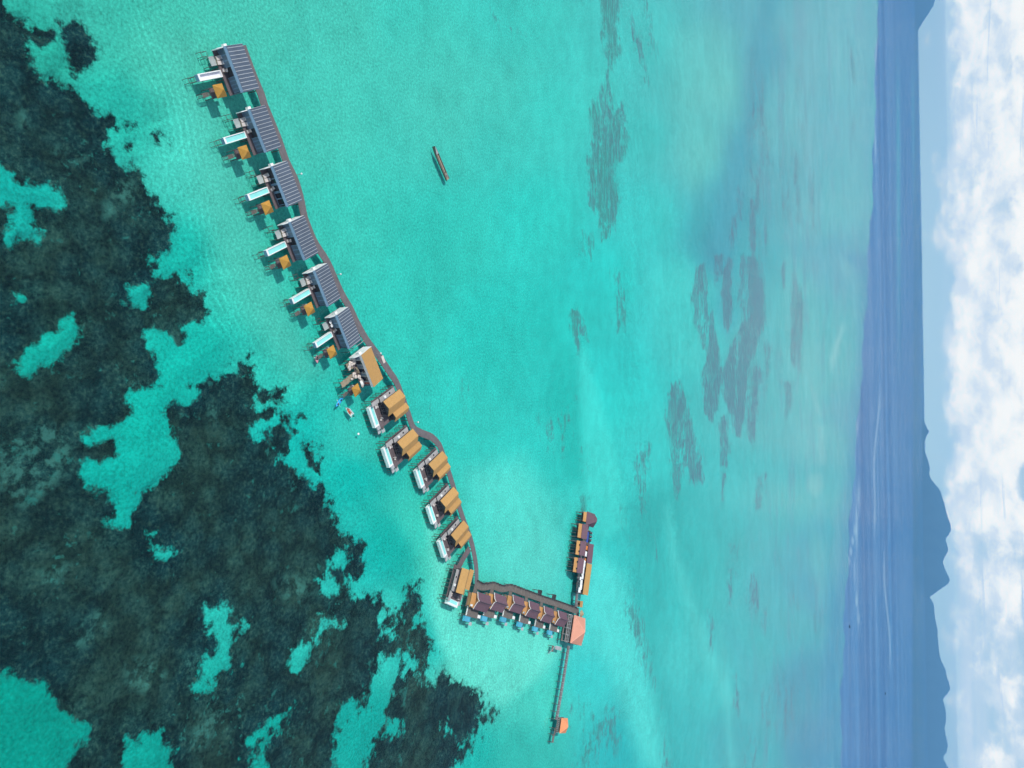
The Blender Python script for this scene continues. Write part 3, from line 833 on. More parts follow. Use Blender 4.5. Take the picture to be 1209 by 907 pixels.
def thing(name, label, cat, loc, rz=0.0, group=None):
    o = bpy.data.objects.new(name, None)
    COL.objects.link(o)
    o.empty_display_size = 0.5
    o.location = loc
    o.rotation_euler = (0, 0, rz)
    return tag(o, label, cat, group)


def dup(src, loc, rz, label, group=None):
    r = src.copy()
    COL.objects.link(r)
    r.location = loc
    r.rotation_euler = (0, 0, rz)
    r['label'] = label
    if group:
        r['group'] = group
    for ch in list(src.children):
        c = ch.copy()
        COL.objects.link(c)
        c.parent = r
        for g in list(ch.children):
            d = g.copy()
            COL.objects.link(d)
            d.parent = c
    return r


PROTO = {}


def place(kind, maker, loc, rz, label, group):
    """the first of its kind is built, every other one is a copy of it and of its parts"""
    if kind not in PROTO:
        t = maker()
        t.location = loc
        t.rotation_euler = (0, 0, rz)
        t['label'] = label
        t['group'] = group
        PROTO[kind] = t
        return t
    return dup(PROTO[kind], loc, rz, label, group)


_stilt = {}


def stilt(parent, x, y, top, r=0.12, bottom=-2.3, mat='pile', name='stilt'):
    key = (round(top, 2), r, bottom, mat)
    if key not in _stilt:
        o = MB().bar((0, 0, bottom), (0, 0, top), r, 8).build(name, mat, parent, (x, y, 0))
        _stilt[key] = o.data
        return o
    o = bpy.data.objects.new(name, _stilt[key])
    COL.objects.link(o)
    o.parent = parent
    o.location = (x, y, 0)
    return o


def rot(ang, x, y):
    c, s = math.cos(ang), math.sin(ang)
    return x * c - y * s, x * s + y * c


# ------------------------------------------------------------------ materials of the buildings
wall_mat('grey_metal', (0.082, 0.106, 0.146), 0.5, 0.16, 0.5, spec=0.5)
wall_mat('seam_pale', (0.50, 0.53, 0.55), 0.5, 0.12)
wall_mat('blue_fascia', (0.18, 0.29, 0.41), 0.5, 0.10, 1.0)
wall_mat('blue_panel', (0.12, 0.175, 0.24), 0.3, 0.25, 0.8, spec=0.6)
wall_mat('dark_glass', (0.012, 0.016, 0.024), 0.12, 0.3, 0.6, spec=0.6)
wall_mat('white_paint', (0.84, 0.84, 0.83), 0.6, 0.07, 0.8)
wall_mat('pale_grey', (0.42, 0.43, 0.44), 0.8, 0.20, 0.6)
wall_mat('concrete', (0.40, 0.385, 0.38), 0.85, 0.18, 0.7)
wall_mat('deck_timber', (0.165, 0.128, 0.132), 0.8, 0.25, 0.9, grain=((0.6, 9.0, 1.0), (0.08, 0.062, 0.066), 0.7))
wall_mat('walk_timber', (0.168, 0.150, 0.156), 0.85, 0.26, 0.6, grain=((2.5, 2.5, 1.0), (0.11, 0.098, 0.10), 0.6))
wall_mat('old_timber', (0.175, 0.152, 0.135), 0.9, 0.30, 0.7, grain=((3.0, 3.0, 1.0), (0.09, 0.08, 0.07), 0.6))
wall_mat('raw_timber', (0.36, 0.29, 0.20), 0.85, 0.30, 1.2)
wall_mat('pile', (0.13, 0.125, 0.12), 0.9, 0.3, 1.5)
wall_mat('dark_wall', (0.060, 0.056, 0.062), 0.7, 0.25, 0.8)
wall_mat('orange_roof', (0.47, 0.24, 0.040), 0.8, 0.13, 1.2, grain=((7.0, 7.0, 1.0), (0.36, 0.18, 0.03), 0.5))
wall_mat('tan_roof', (0.50, 0.285, 0.095), 0.8, 0.10, 0.8, grain=((6.0, 2.0, 1.0), (0.40, 0.22, 0.07), 0.6))
wall_mat('apricot_roof', (0.56, 0.29, 0.10), 0.8, 0.12, 0.8, grain=((6.0, 2.0, 1.0), (0.44, 0.21, 0.07), 0.5))
wall_mat('maroon_roof', (0.165, 0.090, 0.115), 0.8, 0.14, 0.9, grain=((3.0, 8.0, 1.0), (0.11, 0.058, 0.075), 0.6))
wall_mat('salmon_roof', (0.70, 0.315, 0.215), 0.75, 0.09, 0.35)
wall_mat('coral_roof', (0.85, 0.30, 0.13), 0.75, 0.09, 0.35)
wall_mat('ochre_wall', (0.40, 0.24, 0.11), 0.8, 0.18, 0.7)
wall_mat('cushion', (0.68, 0.61, 0.57), 0.9, 0.12, 1.5)
wall_mat('net_white', (0.40, 0.45, 0.44), 0.95, 0.15, 1.5)
wall_mat('pool_cyan', (0.30, 0.80, 0.76), 0.06, 0.10, 0.6, spec=0.7)
wall_mat('pool_blue', (0.075, 0.43, 0.60), 0.06, 0.22, 0.8, spec=0.7)
wall_mat('pool_lilac', (0.72, 0.72, 0.80), 0.5, 0.06, 0.6)
wall_mat('blue_plastic', (0.03, 0.42, 0.85), 0.35, 0.08, 1.0, spec=0.6)
wall_mat('pink_plastic', (0.72, 0.30, 0.36), 0.35, 0.08, 1.0, spec=0.6)
wall_mat('red_paint', (0.36, 0.06, 0.035), 0.6, 0.25, 1.0)
wall_mat('orange_cloth', (0.62, 0.20, 0.05), 0.9, 0.15, 1.0)
wall_mat('tarp_blue', (0.030, 0.075, 0.32), 0.6, 0.30, 1.2)
wall_mat('black_plastic', (0.015, 0.016, 0.018), 0.5, 0.3, 1.0)
wall_mat('hull_grey', (0.30, 0.30, 0.33), 0.6, 0.2, 1.2)
wall_mat('hull_wood', (0.16, 0.125, 0.10), 0.8, 0.3, 1.5)
wall_mat('straw', (0.36, 0.28, 0.17), 0.95, 0.35, 2.0)
wall_mat('sack', (0.66, 0.58, 0.52), 0.95, 0.15, 1.5)
wall_mat('salmon_cap', (0.80, 0.42, 0.31), 0.75, 0.08, 0.5)
wall_mat('coral_cap', (0.90, 0.42, 0.24), 0.75, 0.08, 0.5)
wall_mat('far_boat', (0.05, 0.055, 0.07), 0.7, 0.2, 1.0)

DZ = 1.7          # deck level
ORD = ['outermost', 'second', 'third', 'fourth', 'fifth', 'sixth', 'seventh']


def nth_grey(i):
    return ('outermost grey-roofed villa' if i == 0 else '%s outermost grey-roofed villa' % ORD[i])


# ------------------------------------------------------------------ grey-roofed villas
def villa_shell(t, roof_mat, style):
    d = MB().box(-0.15, 10.45, -1.1, 5.85, DZ - 0.22, DZ)
    d.build('deck', 'deck_timber', t)
    MB().box(0.12, 10.15, 1.0, 5.2, DZ + 0.003, 4.93).build('wall', 'dark_wall', t)
    # end walls: white, reaching forward past the roof
    e = MB().add([(-0.14, -1.45, DZ), (-0.14, 5.75, DZ), (-0.14, 5.75, 4.98), (-0.14, 0.0, 5.32), (-0.14, -1.45, 3.7),
                  (0.06, -1.45, DZ), (0.06, 5.75, DZ), (0.06, 5.75, 4.98), (0.06, 0.0, 5.32), (0.06, -1.45, 3.7)],
                 [(0, 1, 2, 3, 4), (9, 8, 7, 6, 5), (0, 5, 6, 1), (1, 6, 7, 2), (2, 7, 8, 3), (3, 8, 9, 4), (4, 9, 5, 0)])
    e.build('end_wall', 'white_paint', t)
    MB().box(10.22, 10.40, 0.15, 5.6, DZ + 0.003, 4.95).build('end_wall', 'blue_panel', t)
    # roof: shallow fall to the back, raised seams
    r = MB()
    if style == 'grey':
        r.sheet([(-0.05, 5.50), (5.75, 5.12)], -0.1, 10.55, 0.14, 'x')
        for k in range(12):
            x = 0.42 + k * 0.885
            r.add([(x - .05, 0.0, 5.503), (x + .05, 0.0, 5.503), (x + .05, 5.72, 5.128), (x - .05, 5.72, 5.128),
                   (x - .05, 0.0, 5.56), (x + .05, 0.0, 5.56), (x + .05, 5.72, 5.185), (x - .05, 5.72, 5.185)],
                  [(3, 2, 1, 0), (4, 5, 6, 7), (0, 1, 5, 4), (1, 2, 6, 5), (2, 3, 7, 6), (3, 0, 4, 7)], 1)
        r.build('roof', [roof_mat, 'seam_pale'], t)
    else:
        r.sheet([(-0.05, 5.50), (5.35, 5.15)], -0.1, 10.75, 0.16, 'x')
        r.build('roof', roof_mat, t)
    fm = 'blue_fascia' if style == 'grey' else 'pale_grey'
    f = MB().add([(-0.1, -0.42, 4.86), (10.55, -0.42, 4.86), (10.55, -0.06, 5.49), (-0.1, -0.06, 5.49), (-0.1, -0.28, 4.80), (10.55, -0.28, 4.80), (10.55, 0.08, 5.34), (-0.1, 0.08, 5.34)],
                 [(0, 1, 2, 3), (7, 6, 5, 4), (0, 4, 5, 1), (1, 5, 6, 2), (2, 6, 7, 3), (3, 7, 4, 0)])
    f.build('fascia', fm, t)
    for x in (1.2, 3.9, 6.6, 9.3):
        for y in (-0.7, 2.2, 5.2):
            stilt(t, x, y, DZ - 0.22, 0.15)
    MB().box(-0.75, -0.16, 0.55, 1.5, 3.4, 4.3).build('condenser', 'white_paint', t)


def door_panels(t, spans, panel_mat, frame_mat):
    for (x0, x1, mat) in spans:
        fr_ = MB()
        y0, y1 = 0.40, 0.52
        fr_.box(x0, x0 + 0.14, y0 - .06, y1, DZ + 0.003, 4.8).box(x1 - 0.14, x1, y0, y1, DZ + 0.003, 4.8)
        fr_.box(x0 + .14, x1 - .14, y0, y1, 4.62, 4.8).box(x0 + .14, x1 - .14, y0, y1, DZ + .003, DZ + .12)
        door = fr_.build('glass_door', frame_mat, t)
        MB().box(x0 + .14, x1 - .14, y0 + .03, y1 - .04, DZ + .12, 4.62).build('pane', mat, door)


def make_grey(variant):
    t = thing('water_villa', '-', 'villa', (0, 0, 0))
    villa_shell(t, 'grey_metal', 'grey')
    P, G = 'blue_panel', 'dark_glass'
    sp = {0: [(0.2, 1.5, P), (1.5, 2.8, P), (2.8, 4.3, P), (6.5, 7.4, P), (7.4, 8.3, P), (8.3, 9.2, P), (9.2, 10.1, P)],
          1: [(2.9, 4.3, G), (4.3, 4.7, P), (6.2, 6.6, P), (6.6, 8.2, G), (8.2, 9.9, G)],
          2: [(0.2, 1.4, P), (1.4, 2.6, P), (2.6, 4.0, P), (6.2, 7.5, P), (7.5, 8.8, P), (8.8, 10.1, P)]}[variant]
    door_panels(t, sp, P, 'blue_fascia')
    return t


def make_pool_a(water):
    t = thing('plunge_pool', '-', 'pool', (0, 0, 0))
    # frame of white rim; x 0..1.62 , y -7.3..0
    b = MB().box(0, 1.62, -7.3, 0, 0.75, 1.1)
    for (x0, x1, y0, y1) in ((0, 0.2, -7.3, 0), (1.42, 1.62, -7.3, 0), (0.2, 1.42, -7.3, -6.75), (0.2, 1.42, -0.22, 0)):
        b.box(x0, x1, y0, y1, 1.1, 1.9)
    b.build('basin', 'white_paint', t)
    MB().box(0.205, 1.415, -6.745, -0.225, 1.105, 1.66 if water != 'pool_lilac' else 1.25).build('pool_water' if water != 'pool_lilac' else 'pool_floor', water, t)
    MB().box(0.05, 1.57, -7.36, -7.303, 0.8, 1.85).build('end_panel', 'blue_fascia', t)
    for x in (0.25, 1.37):
        for y in (-6.9, -3.7, -0.6):
            stilt(t, x, y, 0.75, 0.1)
    return t


def make_gazebo():
    t = thing('gazebo', '-', 'gazebo', (0, 0, 0))      # centre of the floor
    MB().box(-1.25, 1.25, -1.25, 1.25, 1.30, 1.48).build('floor', 'deck_timber', t)
    for x in (-1.1, 1.1):
        for y in (-1.1, 1.1):
            MB().box(x - .07, x + .07, y - .07, y + .07, 1.483, 3.42).build('post', 'dark_wall', t)
            stilt(t, x, y, 1.3, 0.1)
    s, z0, z1 = 1.53, 3.36, 4.75
    r = MB().add([(-s, -s, z0), (s, -s, z0), (s, s, z0), (-s, s, z0), (0, 0, z1), (-s, -s, z0 - .12), (s, -s, z0 - .12), (s, s, z0 - .12), (-s, s, z0 - .12)],
                 [(0, 1, 4), (1, 2, 4), (2, 3, 4), (3, 0, 4), (0, 5, 6, 1), (1, 6, 7, 2), (2, 7, 8, 3), (3, 8, 5, 0), (8, 7, 6, 5)])
    r.build('roof', 'orange_roof', t)
    MB().box(-1.15, 1.15, 0.75, 1.15, 1.483, 1.9).build('bench', 'cushion', t)
    MB().box(-0.45, 0.55, 1.25, 2.55, 1.34, 1.5).build('footbridge', 'deck_timber', t)
    return t


def make_landing():
    t = thing('landing_stage', '-', 'landing stage', (0, 0, 0))
    b = MB()
    for k in range(9):
        b.box(-0.5, 0.5, -1.7 + k * 0.2, -1.7 + k * 0.2 + 0.15, 0.78, 0.84)
    b.box(-.46, -.36, -1.75, .1, .66, .777).box(.36, .46, -1.75, .1, .66, .777)
    b.build('slat_deck', 'old_timber', t)
    l = MB()
    for k in range(4):
        l.box(-.4, .4, -1.95 - k * .16, -1.85 - k * .16, .62 - k * .2, .66 - k * .2)
    l.bar((-.42, -1.75, .8), (-.42, -2.5, -.15), .04).bar((.42, -1.75, .8), (.42, -2.5, -.15), .04)
    l.build('ladder', 'dark_wall', t)
    s_ = MB()
    for k in range(5):
        s_.box(-.42, .42, .12 + k * .2, .3 + k * .2, .84 + k * .1, .9 + k * .1)
    s_.build('stair', 'old_timber', t)
    for x in (-.4, .4):
        for y in (-1.6, 0):
            stilt(t, x, y, .66, .07)
    return t


def make_net():
    t = thing('net_platform', '-', 'net platform', (0, 0, 0))
    f = MB().bar((0, 0, 1.55), (2, 0, 1.55), .06).bar((2, 0, 1.55), (2, -2, 1.55), .06).bar((2, -2, 1.55), (0, -2, 1.55), .06).bar((0, -2, 1.55), (0, 0, 1.55), .06)
    f.build('frame', 'pale_grey', t)
    n = MB()
    N = 6
    vs = [(2 * i / N, -2 * j / N, 1.56 - .12 * math.sin(math.pi * i / N) * math.sin(math.pi * j / N)) for i in range(N + 1) for j in range(N + 1)]
    vs += [(x, y, z - .03) for x, y, z in vs]
    q = (N + 1) ** 2
    fs = [(i * (N + 1) + j, (i + 1) * (N + 1) + j, (i + 1) * (N + 1) + j + 1, i * (N + 1) + j + 1) for i in range(N) for j in range(N)]
    fs += [tuple(k + q for k in f_[::-1]) for f_ in fs]
    n.add(vs, fs)
    n.build('net', 'net_white', t)
    for x in (0, 2):
        for y in (-2, -.1):
            stilt(t, x, y, 1.5, .07)
    return t


def make_daybed():
    t = thing('daybed', '-', 'daybed', (0, 0, 0))
    MB().box(-.5, .5, -.95, .95, DZ + .003, DZ + .28).build('base', 'raw_timber', t)
    MB().box(-.47, .47, -.92, .92, DZ + .283, DZ + .45).build('mattress', 'cushion', t, bevel=.03)
    MB().box(-.42, .42, .62, .9, DZ + .455, DZ + .62).build('pillow', 'white_paint', t, bevel=.04)
    return t


def make_armchair():
    t = thing('armchair', '-', 'armchair', (0, 0, 0))
    MB().box(-.42, .42, -.4, .4, DZ + .003, DZ + .42).build('seat', 'cushion', t, bevel=.03)
    MB().box(-.42, .42, .403, .6, DZ + .003, DZ + .85).build('backrest', 'cushion', t, bevel=.03)
    for x in (-.5, .423):
        MB().box(x, x + .08, -.4, .4, DZ + .003, DZ + .6).build('armrest', 'hull_wood', t)
    return t


def make_table():
    t = thing('round_table', '-', 'table', (0, 0, 0))
    MB().bar((0, 0, DZ + .68), (0, 0, DZ + .74), .5, 14).build('tabletop', 'white_paint', t)
    MB().bar((0, 0, DZ + .003), (0, 0, DZ + .677), .06, 8).build('leg', 'pale_grey', t)
    return t


def make_frame():
    t = thing('pile_frame', '-', 'mooring frame', (0, 0, 0))
    r = MB()
    pts = [(0, 0), (1.1, 0), (1.1, -1.7), (0, -1.7)]
    for i in range(4):
        a, b = pts[i], pts[(i + 1) % 4]
        r.bar((a[0], a[1], .35), (b[0], b[1], .35), .045)
    r.build('rail', 'pile', t)
    for x, y in pts:
        stilt(t, x, y, .55, .06)
    return t


A_TL = [((266.8, 53.8), (288.0, 109.4)), ((295.6, 129.2), (315.4, 179.5)), ((322.9, 196.6), (340.8, 243.6)),
        ((343.5, 262.8), (361.3, 306.5)), ((372.9, 320.4), (388.1, 360.8)), ((398.7, 373.4), (413.5, 410.4))]
for i, (p, q) in enumerate(A_TL):
    a, b = at(*p, 5.5), at(*q, 5.5)
    mid = (a + b) / 2
    ang = R(28.4) if i != 0 else R(27.9)
    ox, oy = rot(ang, -5.25, 0)
    O = Vector((mid.x + ox, mid.y + oy, 0))
    L = lambda x, y: (O.x + rot(ang, x, y)[0], O.y + rot(ang, x, y)[1], 0)
    w_ = nth_grey(i)
    var = (0, 0, 1, 2, 2, 2)[i]
    place('grey%d' % var, lambda: make_grey(var), L(0, 0), ang,
          'water villa with a ribbed metal roof, the %s' % w_, 'grey roofed water villas')
    pw = 'pool_lilac' if i == 0 else 'pool_cyan'
    place(pw, lambda: make_pool_a(pw), L(4.4, -1.12), ang,
          'drained white plunge pool with pale lilac floor at the outermost grey-roofed villa' if i == 0 else 'white rimmed plunge pool of cyan water at the %s' % w_, 'plunge pools of the grey roofed villas')
    place('gazebo', make_gazebo, L(9.0, -5.15), ang, 'small gazebo with orange pyramid roof before the %s' % w_, 'gazebos with orange pyramid roofs')
    place('landing', make_landing, L(9.05, -6.75), ang, 'slatted timber landing stage beside the gazebo of the %s' % w_, 'landing stages by the gazebos')
    nt_ = place('net', make_net, L(1.2, -0.95), ang, 'square pale net platform over the water at the %s' % w_, 'net platforms over the water')
    place('frame', make_frame, L(-0.3, -1.9), ang, 'dark pipe frame by the net platform of the %s' % w_, 'dark pipe frames in the water')
    place('frame', make_frame, L(4.7, -8.6), ang, 'dark pipe frame past the pool of the %s' % w_, 'dark pipe frames in the water')
    if i < 5:
        place('daybed', make_daybed, L(1.75, -0.25), ang + R(4), 'daybed nearer the white end wall at the %s' % w_, 'cream daybeds on the villa decks')
        place('daybed', make_daybed, L(2.9, -0.35), ang - R(6), 'daybed farther from the white end wall at the %s' % w_, 'cream daybeds on the villa decks')
    else:
        place('table', make_table, L(1.7, -0.5), ang, 'round white table on the sixth outermost grey-roofed villa deck, nearer its end wall', 'round white tables')
        place('table', make_table, L(2.8, -0.5), ang, 'round white table on the sixth outermost grey-roofed villa deck, nearer its pool', 'round white tables')
    place('armchair', make_armchair, L(4.7 if i != 2 else 5.4, -0.05), ang + R(20 * (i % 3) - 15), 'cream armchair in the open middle bay of the %s' % w_, 'cream armchairs on the villa decks')

# ------------------------------------------------------------------ the cluttered villa under work
a, b = at(426.8, 419.7, 5.5), at(441.3, 456.8, 5.5)
mid = (a + b) / 2
ang = R(29.2)
ox, oy = rot(ang, -5.3, 0)
O7 = Vector((mid.x + ox, mid.y + oy, 0))
L7 = lambda x, y, z=0: (O7.x + rot(ang, x, y)[0], O7.y + rot(ang, x, y)[1], z)
t = thing('water_villa', 'tan roofed water villa under repair, its deck heaped with sacks and timber', 'villa', L7(0, 0), ang)
villa_shell(t, 'tan_roof', 'tan')
door_panels(t, [(0.3, 1.6, 'blue_panel'), (1.7, 3.3, 'dark_glass'), (3.5, 4.3, 'blue_panel'), (4.5, 6.0, 'dark_glass'), (6.2, 7.0, 'blue_panel'), (7.2, 9.0, 'dark_glass'), (9.1, 10.0, 'red_paint')], 'blue_panel', 'pale_grey')
dup(PROTO['gazebo'], L7(8.9, -5.0), ang, 'small gazebo with orange pyramid roof before the cluttered tan roofed villa', 'gazebos with orange pyramid roofs')
dup(PROTO['landing'], L7(8.9, -6.7), ang, 'slatted timber landing stage with a blue kayak moored to it', 'landing stages by the gazebos')
# timber formwork where the pool will be
t = thing('timber_platform', 'long platform of rough planks built out from the cluttered deck', 'platform', L7(4.6, -1.2), ang)
b = MB()
for k in range(34):
    w0 = rng.uniform(-.12, .1)
    b.box(w0, 1.75 + rng.uniform(-.15, .15), -7.0 + k * .205, -7.0 + k * .205 + .17, 1.62 + rng.uniform(0, .05), 1.70)
b.build('plank_deck', 'raw_timber', t)
MB().box(.05, .2, -7.0, 0, 1.3, 1.6).box(1.5, 1.65, -7.0, 0, 1.3, 1.6).build('beam', 'hull_wood', t)
for x in (.12, 1.57):
    for y in (-6.7, -4.5, -2.3, -.3):
        stilt(t, x, y, 1.3, .09)
t = thing('timber_platform', 'small square platform of rough planks heaped with pale sacks', 'platform', L7(1.1, -1.15), ang)
b = MB()
for k in range(10):
    b.box(rng.uniform(-.2, 0), 2.2 + rng.uniform(-.1, .2), -2.3 + k * .23, -2.3 + k * .23 + .2, 1.6, 1.68)
b.build('plank_deck', 'raw_timber', t)
for x in (.1, 2.0):
    for y in (-2.1, -.2):
        stilt(t, x, y, 1.6, .09)


def sack_mesh(seed):
    rr = random.Random(seed)
    b = MB()
    rings = []
    L_, W_, H_ = rr.uniform(.42, .65), rr.uniform(.28, .42), rr.uniform(.16, .28)
    for k in range(6):
        u = -1 + 2 * k / 5
        s = max(.12, math.sqrt(max(0, 1 - u * u * .96)))
        rings.append([(u * L_, W_ * s * math.cos(q) * rr.uniform(.85, 1.12), H_ + H_ * s * math.sin(q) * rr.uniform(.85, 1.12)) for q in [j * math.pi / 4 for j in range(8)]])
    b.loft(rings)
    return b


SACKS = []
spots = []
for k in range(16):
    spots.append((rng.uniform(.2, 2.4), rng.uniform(-1.0, .1), DZ, 'on the deck by the white end wall'))
for k in range(14):
    spots.append((rng.uniform(1.2, 3.1), rng.uniform(-3.2, -1.4), 1.69, 'on the small plank platform'))
for k in range(18):
    spots.append((rng.uniform(6.3, 10.2), rng.uniform(-1.0, .1), DZ, 'on the deck near the orange gazebo'))
for k in range(8):
    spots.append((rng.uniform(4.7, 6.2), rng.uniform(-4.4, -1.6), 1.71, 'on the long plank platform'))
for k, (x, y, z, wh) in enumerate(spots):
    if k < 5:
        o = sack_mesh(k).build('sack', 'sack', None, L7(x, y, z + .004), smooth=True)
        SACKS.append(o)
    else:
        o = SACKS[k % 5].copy()
        COL.objects.link(o)
        o.location = L7(x, y, z + .004 + (.25 if k % 3 == 0 else 0))
    o.rotation_euler = (0, 0, rng.uniform(0, 6.28))
    tag(o, 'pale sack ' + wh + ' of the cluttered villa', 'sack', 'pale sacks ' + wh)
for k in range(9):
    x, y = rng.uniform(3.2, 6.4), rng.uniform(-1.0, .2)
    z = DZ + .005 + .09 * k
    o = MB().box(-1.0, 1.0, -.09, .09, 0, .07).build('timber_plank', 'raw_timber', None, L7(4.6 + .1 * math.sin(k * 5), -.5 + .12 * math.cos(k * 3), z))
    o.rotation_euler = (0, 0, ang + R(rng.uniform(-18, 18)))
    tag(o, 'loose plank in the criss-cross stack on the cluttered deck', 'plank', 'loose planks stacked on the cluttered deck')
o = MB()
N = 7
vs = [(-.9 + 1.8 * i / N, -.7 + 1.4 * j / N, .45 * math.exp(-((i - 3.4) ** 2 + (j - 3.2) ** 2) / 6) + .05 * math.sin(i * 2.1 + j)) for i in range(N + 1) for j in range(N + 1)]
vs += [(x, y, -.06) for x, y, z in vs]
q = (N + 1) ** 2
fs = [(i * (N + 1) + j, (i + 1) * (N + 1) + j, (i + 1) * (N + 1) + j + 1, i * (N + 1) + j + 1) for i in range(N) for j in range(N)]
fs += [tuple(k + q for k in f_[::-1]) for f_ in fs]
ed_ = [i * (N + 1) for i in range(N + 1)] + [N * (N + 1) + j for j in range(1, N + 1)] + [i * (N + 1) + N for i in range(N - 1, -1, -1)] + [j for j in range(N - 1, 0, -1)]
fs += [(ed_[k], ed_[(k + 1) % len(ed_)], ed_[(k + 1) % len(ed_)] + q, ed_[k] + q) for k in range(len(ed_))]
o.add(vs, fs)
o = o.build('dust_sheet', 'white_paint', None, L7(9.0, -.55, DZ + .35), smooth=True)
o.rotation_euler = (0, 0, ang)
tag(o, 'crumpled white sheet over a heap at the gazebo end of the cluttered deck', 'dust sheet')
t = thing('pipe_rail', 'long pale pipe on posts between the cluttered villa and its grey roofed neighbour', 'pipe', L7(-1.6, 5.5), ang)
MB().bar((0, 1.5, 1.75), (0, -6.4, 1.75), .07).build('pipe', 'pale_grey', t)
for y in (1.3, -1.2, -3.7, -6.2):
    stilt(t, 0, y, 1.7, .06)


# ------------------------------------------------------------------ boats by the cluttered villa
def hull(mb, L_, W_, H_, bow=.35, stern=1.0, z0=0.0, th=.05, mi=0, n=14):
    """open boat: pointed bow at +x, outside and inside skins"""
    def ring(u, sc, zb, zt):
        x = -L_ / 2 + L_ * u
        tp = 1 - max(0, (u - (1 - bow)) / bow) ** 1.8
        ts = 1 if stern >= 1 else 1 - (1 - stern) * max(0, (.3 - u) / .3) ** 1.5
        wd = max(.02, W_ / 2 * tp * ts) * sc
        rise = H_ * .35 * max(0, (u - .6) / .4) ** 2
        return [(x, -wd, zt + rise), (x, -wd * .75, zb + (zt - zb) * .35 + rise * .6), (x, -wd * .25, zb + rise * .4), (x, wd * .25, zb + rise * .4), (x, wd * .75, zb + (zt - zb) * .35 + rise * .6), (x, wd, zt + rise)]
    us = [i / n for i in range(n + 1)]
    out_ = [ring(u, 1, z0 - H_ * .35, z0 + H_ * .65) for u in us]
    inn = [ring(min(.985, max(.015, u)), .86, z0 - H_ * .35 + th + H_ * .1, z0 + H_ * .65) for u in us]
    k = 6
    vs, fs = [], []
    for r_ in out_:
        vs += r_
    o2 = len(vs)
    for r_ in inn:
        vs += r_
    for s in range(n):
        for j in range(k - 1):
            fs.append((s * k + j, (s + 1) * k + j, (s + 1) * k + j + 1, s * k + j + 1))
            fs.append((o2 + s * k + j, o2 + s * k + j + 1, o2 + (s + 1) * k + j + 1, o2 + (s + 1) * k + j))
        for j in (0, k - 1):
            fs.append((s * k + j, o2 + s * k + j, o2 + (s + 1) * k + j, (s + 1) * k + j))
    for e_ in (0, n):
        for j in range(k - 1):
            fs.append((e_ * k + j, e_ * k + j + 1, o2 + e_ * k + j + 1, o2 + e_ * k + j))
    mb.add(vs, fs, mi)
    return mb


def heading(p, q):
    A, B = at(*p), at(*q)
    d = B - A
    return (A + B) / 2, math.atan2(d.y, d.x), d.length


def kayak(p, q, mat, label, seats):
    c, h, ln = heading(p, q)
    t = thing('kayak', label, 'kayak', c, h)
    rings = []
    for i in range(13):
        u = -1 + i / 6
        s = max(.04, 1 - abs(u) ** 2.2)
        rings.append([(u * ln / 2, .62 * s * math.cos(a_), .12 + .10 * abs(u) ** 3 + .2 * max(.3, s) * math.sin(a_)) for a_ in [j * math.pi / 4 for j in range(8)]])
    MB().loft(rings).build('hull', mat, t, smooth=True)
    for sx in seats:
        MB().loft([[(sx + .42 * math.cos(a_), .25 * math.sin(a_), z) for a_ in [j * math.pi / 5 for j in range(10)]] for z in (.26, .36)]).build('cockpit', 'black_plastic', t)
    MB().bar((seats[0] - .1, -1.0, .42), (seats[0] + .25, 1.0, .45), .03).add([(seats[0] + .2, .95, .42), (seats[0] + .32, .95, .42), (seats[0] + .4, 1.4, .45), (seats[0] + .25, 1.4, .45), (seats[0] + .2, .95, .46), (seats[0] + .32, .95, .46), (seats[0] + .4, 1.4, .49), (seats[0] + .25, 1.4, .49)], [(0, 1, 2, 3), (7, 6, 5, 4), (0, 4, 5, 1), (1, 5, 6, 2), (2, 6, 7, 3), (3, 7, 4, 0)]).build('paddle', 'white_paint', t)
    return t


kayak((395.8, 480.5), (405.0, 468.8), 'blue_plastic', 'bright blue two seat kayak at the landing of the cluttered villa', (-.9, .7))
kayak((374.2, 429.0), (373.4, 419.6), 'pink_plastic', 'pink and white kayak at the end of the sixth grey villa landing', (0.2,))
c, h, ln = heading((415.6, 491.0), (407.6, 481.4))
t = thing('dinghy', 'small white dinghy with rusty red inside floating off the cluttered villa', 'dinghy', c, h)
hull(MB(), ln, 1.5, .7, .45).build('hull', 'white_paint', t)
MB().box(-ln * .3, ln * .26, -.42, .42, .02, .12).build('floor', 'red_paint', t)
for x in (-.9, .35):
    MB().box(x, x + .3, -.58, .58, .26, .32).build('bench', 'orange_cloth' if x > 0 else 'raw_timber', t)
mo = MB().box(-ln / 2 - .35, -ln / 2 + .05, -.16, .16, .35, .8).build('outboard_motor', 'black_plastic', t, bevel=.04)
MB().bar((-ln / 2 - .12, 0, -.5), (-ln / 2 - .12, 0, .35), .07).build('shaft', 'hull_grey', mo)

